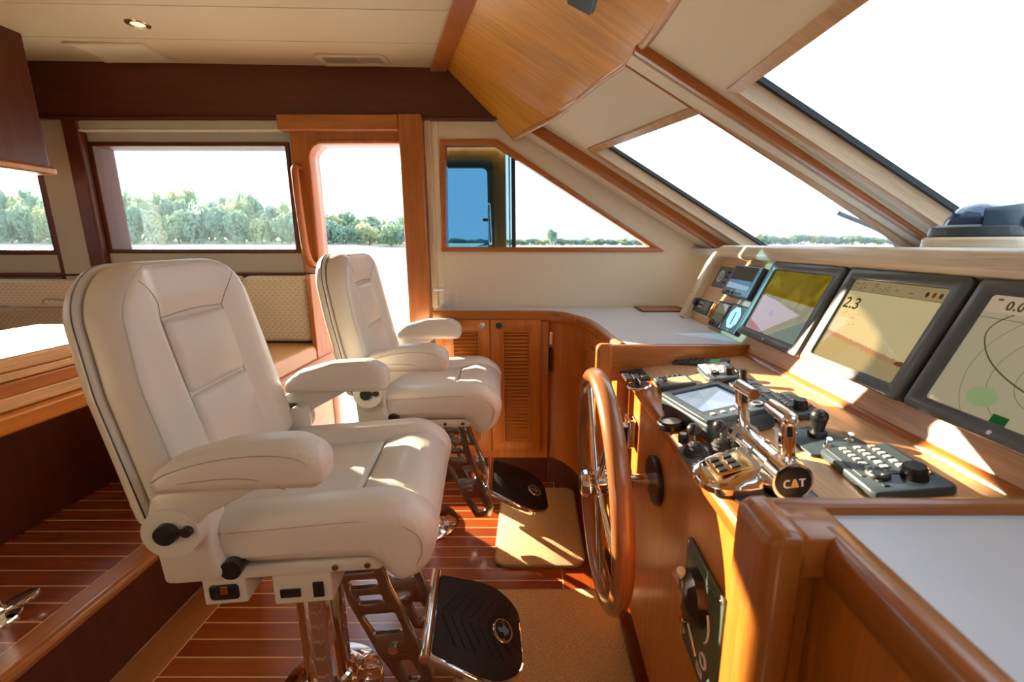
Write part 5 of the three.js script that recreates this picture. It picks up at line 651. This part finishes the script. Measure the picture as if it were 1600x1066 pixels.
// ------------------------------------------------------------------ outside
{
  const sea = struct('floor_sea', new THREE.PlaneGeometry(4000, 4000, 1, 1).rotateX(-Math.PI / 2), M.sea, 'pale calm water reaching to the shore'); { const uv = sea.geometry.attributes.uv; for (let i = 0; i < uv.count; i++) uv.setXY(i, uv.getX(i) * 500, uv.getY(i) * 500); } sea.position.y = -0.22;
  const pos = [], idx = [], nx = 90, nz = 14; for (let i = 0; i <= nx; i++) for (let k = 0; k <= nz; k++) { const x = -320 + i * 3.3, q = k / nz, zs = -150 - 4 * Math.sin(x * 0.03) - Math.max(0, x + 62) * 1.1; const taper = Math.min(1, Math.max(0.12, (-30 - x) / 90)); pos.push(x, -0.4 + (3.6 * Math.pow(q, 0.7) + 0.7 * fbm(x * 0.07, k * 0.3, 2)) * (0.35 + 0.65 * taper), zs - q * 45); } for (let i = 0; i < nx; i++) for (let k = 0; k < nz; k++) { const a = i * (nz + 1) + k; idx.push(a, a + nz + 1, a + 1, a + 1, a + nz + 1, a + nz + 2); }
  const g = new THREE.BufferGeometry(); g.setAttribute('position', new THREE.Float32BufferAttribute(pos, 3)); g.setIndex(idx); g.computeVertexNormals(); struct('floor_beach', g, M.sand, 'sandy dune shore below the trees');
  // trees: four crowns built of many leaf clumps, placed one by one
  const crowns = [0, 1, 2, 3].map(s => { const r = rng(100 + s), pos2 = [], nor = []; const blobs = []; for (let b = 0; b < 9; b++) blobs.push([(r() - 0.5) * 1.1, 0.25 + r() * 0.75, (r() - 0.5) * 1.0, 0.26 + r() * 0.22]); for (let i = 0; i < 1500; i++) { const b = blobs[Math.floor(r() * 9)], th = r() * 6.283, cp = r() * 2 - 1, sp = Math.sqrt(1 - cp * cp); const n = V(sp * Math.cos(th), cp, sp * Math.sin(th)), c = V(b[0], b[1], b[2]).addScaledVector(n, b[3] * (0.8 + r() * 0.3)); const t1 = V(r() - 0.5, r() - 0.5, r() - 0.5).cross(n).normalize(), t2 = n.clone().cross(t1).applyAxisAngle(t1, (r() - 0.5) * 1.6), sz = 0.05 + r() * 0.05; const q = [c.clone().addScaledVector(t1, sz), c.clone().addScaledVector(t2, sz * 0.8), c.clone().addScaledVector(t1, -sz), c.clone().addScaledVector(t2, -sz * 0.8)]; for (const k of [0, 1, 2, 0, 2, 3]) { pos2.push(q[k].x, q[k].y, q[k].z); nor.push(n.x, n.y, n.z); } } const g2 = new THREE.BufferGeometry(); g2.setAttribute('position', new THREE.Float32BufferAttribute(pos2, 3)); g2.setAttribute('normal', new THREE.Float32BufferAttribute(nor, 3)); return g2; });
  const hazyLeafM = [[0.30, 0.46, 0.34], [0.36, 0.50, 0.32], [0.26, 0.42, 0.33], [0.46, 0.54, 0.32], [0.32, 0.46, 0.38]].map(c => phy({ color: C(...c), roughness: 1, transmission: 0.45, thickness: 0, side: THREE.DoubleSide })), trunkM = std({ color: C(0.10, 0.08, 0.06), roughness: 1 });  // leaf colours paled to stand in for aerial haze
  const trunkG = mg([rod([0, -0.3, 0], [0.05, 0.5, 0], 0.05, 0.03, 7), rod([0.04, 0.4, 0], [0.3, 0.8, 0.1], 0.028, 0.014, 6), rod([0.02, 0.3, 0], [-0.3, 0.7, -0.1], 0.028, 0.014, 6)]);
  const tree = (x, y, z, w, h, k, label, group) => { const t = thing('shore_tree', label, 'tree', [x, y, z], k * 1.7, group); t.scale.set(w, h, w); part('crown', crowns[k % 4], hazyLeafM[k % 5], t); part('trunk', trunkG, trunkM, t); };
  const r = rng(77);
  // skyline heights over the visible arc (ratio of height to distance)
  const prof = [[-2.2, 0.10], [-1.25, 0.100], [-1.0, 0.088], [-0.92, 0.104], [-0.8, 0.085], [-0.7, 0.094], [-0.6, 0.082], [-0.5, 0.066], [-0.45, 0.058], [-0.37, 0.050], [-0.26, 0.044]];
  const hAt = q => { for (let i = 0; i < prof.length - 1; i++) if (q <= prof[i + 1][0]) { const a = prof[i], b = prof[i + 1], k = (q - a[0]) / (b[0] - a[0]); return a[1] + (b[1] - a[1]) * k; } return prof[prof.length - 1][1]; };
  let k = 0;
  for (let q = -1.32; q < -0.24; q += 0.046) { for (let row = 0; row < 3; row++) { const D = 163 + row * 13 + r() * 3, qq = q + (row % 2) * 0.023 + (r() - 0.5) * 0.012, x = qq * D, top = hAt(qq) * D * (0.78 + 0.2 * row + r() * 0.06) + 1.2, gy = Math.max(0.3, 1.6 * Math.min(1, (-qq) / 0.6)) + row * 0.5, h = Math.max(2, (top - gy) / 1.22); const w = 4.6 + r() * 1.6; tree(x, gy, -D, Math.min(w, h * 1.15), h, k++, 'green tree with haze in its leaf colour in the wood on the shore', 'trees of the shore wood'); } }
  for (let q = -0.22; q < 0.30; q += 0.022) { const D = 300, x = q * D; tree(x, -0.2, -D, 6.4 + r() * 0.8, (0.0085 + r() * 0.003) * D / 1.1 + 0.9, k++, 'low dark bush in the distant hedge seen through the trapezoid window', 'bushes of the distant hedge'); }
  tree(0.047 * 240, 0.6, -240, 3.8, 6.2, 2, 'lone small tree standing above the distant hedge');
  for (let q = 0.42; q < 1.35; q += 0.028) { const D = 420, x = q * D; tree(x, 0.0, -D, 9.4 + r() * 2, (0.017 + r() * 0.006) * D / 1.2, k++, 'pale distant tree on the horizon beyond the windscreen', 'trees of the far horizon'); }
}
{ // wiper outside the windscreen
  const w = thing('windscreen_wiper', 'black windscreen wiper standing outside the swept pane', 'wiper'); const p = (z, y, d) => { const q = Pp(z, y); return [q.x + d * 0.5, q.y + d * 0.86, q.z]; };
  part('arm', tube([p(-1.66, 1.17, 0.03), p(-1.665, 1.21, 0.05), p(-1.68, 1.30, 0.03)], 0.008, 20, 8), M.black, w); part('motor_cover', ext([[-0.03, 0, 0.01], [0.03, 0, 0.01], [0.02, 0.07, 0.012], [-0.02, 0.07, 0.012]], -0.025, 0.025, 0.006).translate(...p(-1.64, 1.15, 0.06)), M.slate, w);
}

renderer.render(scene, camera);
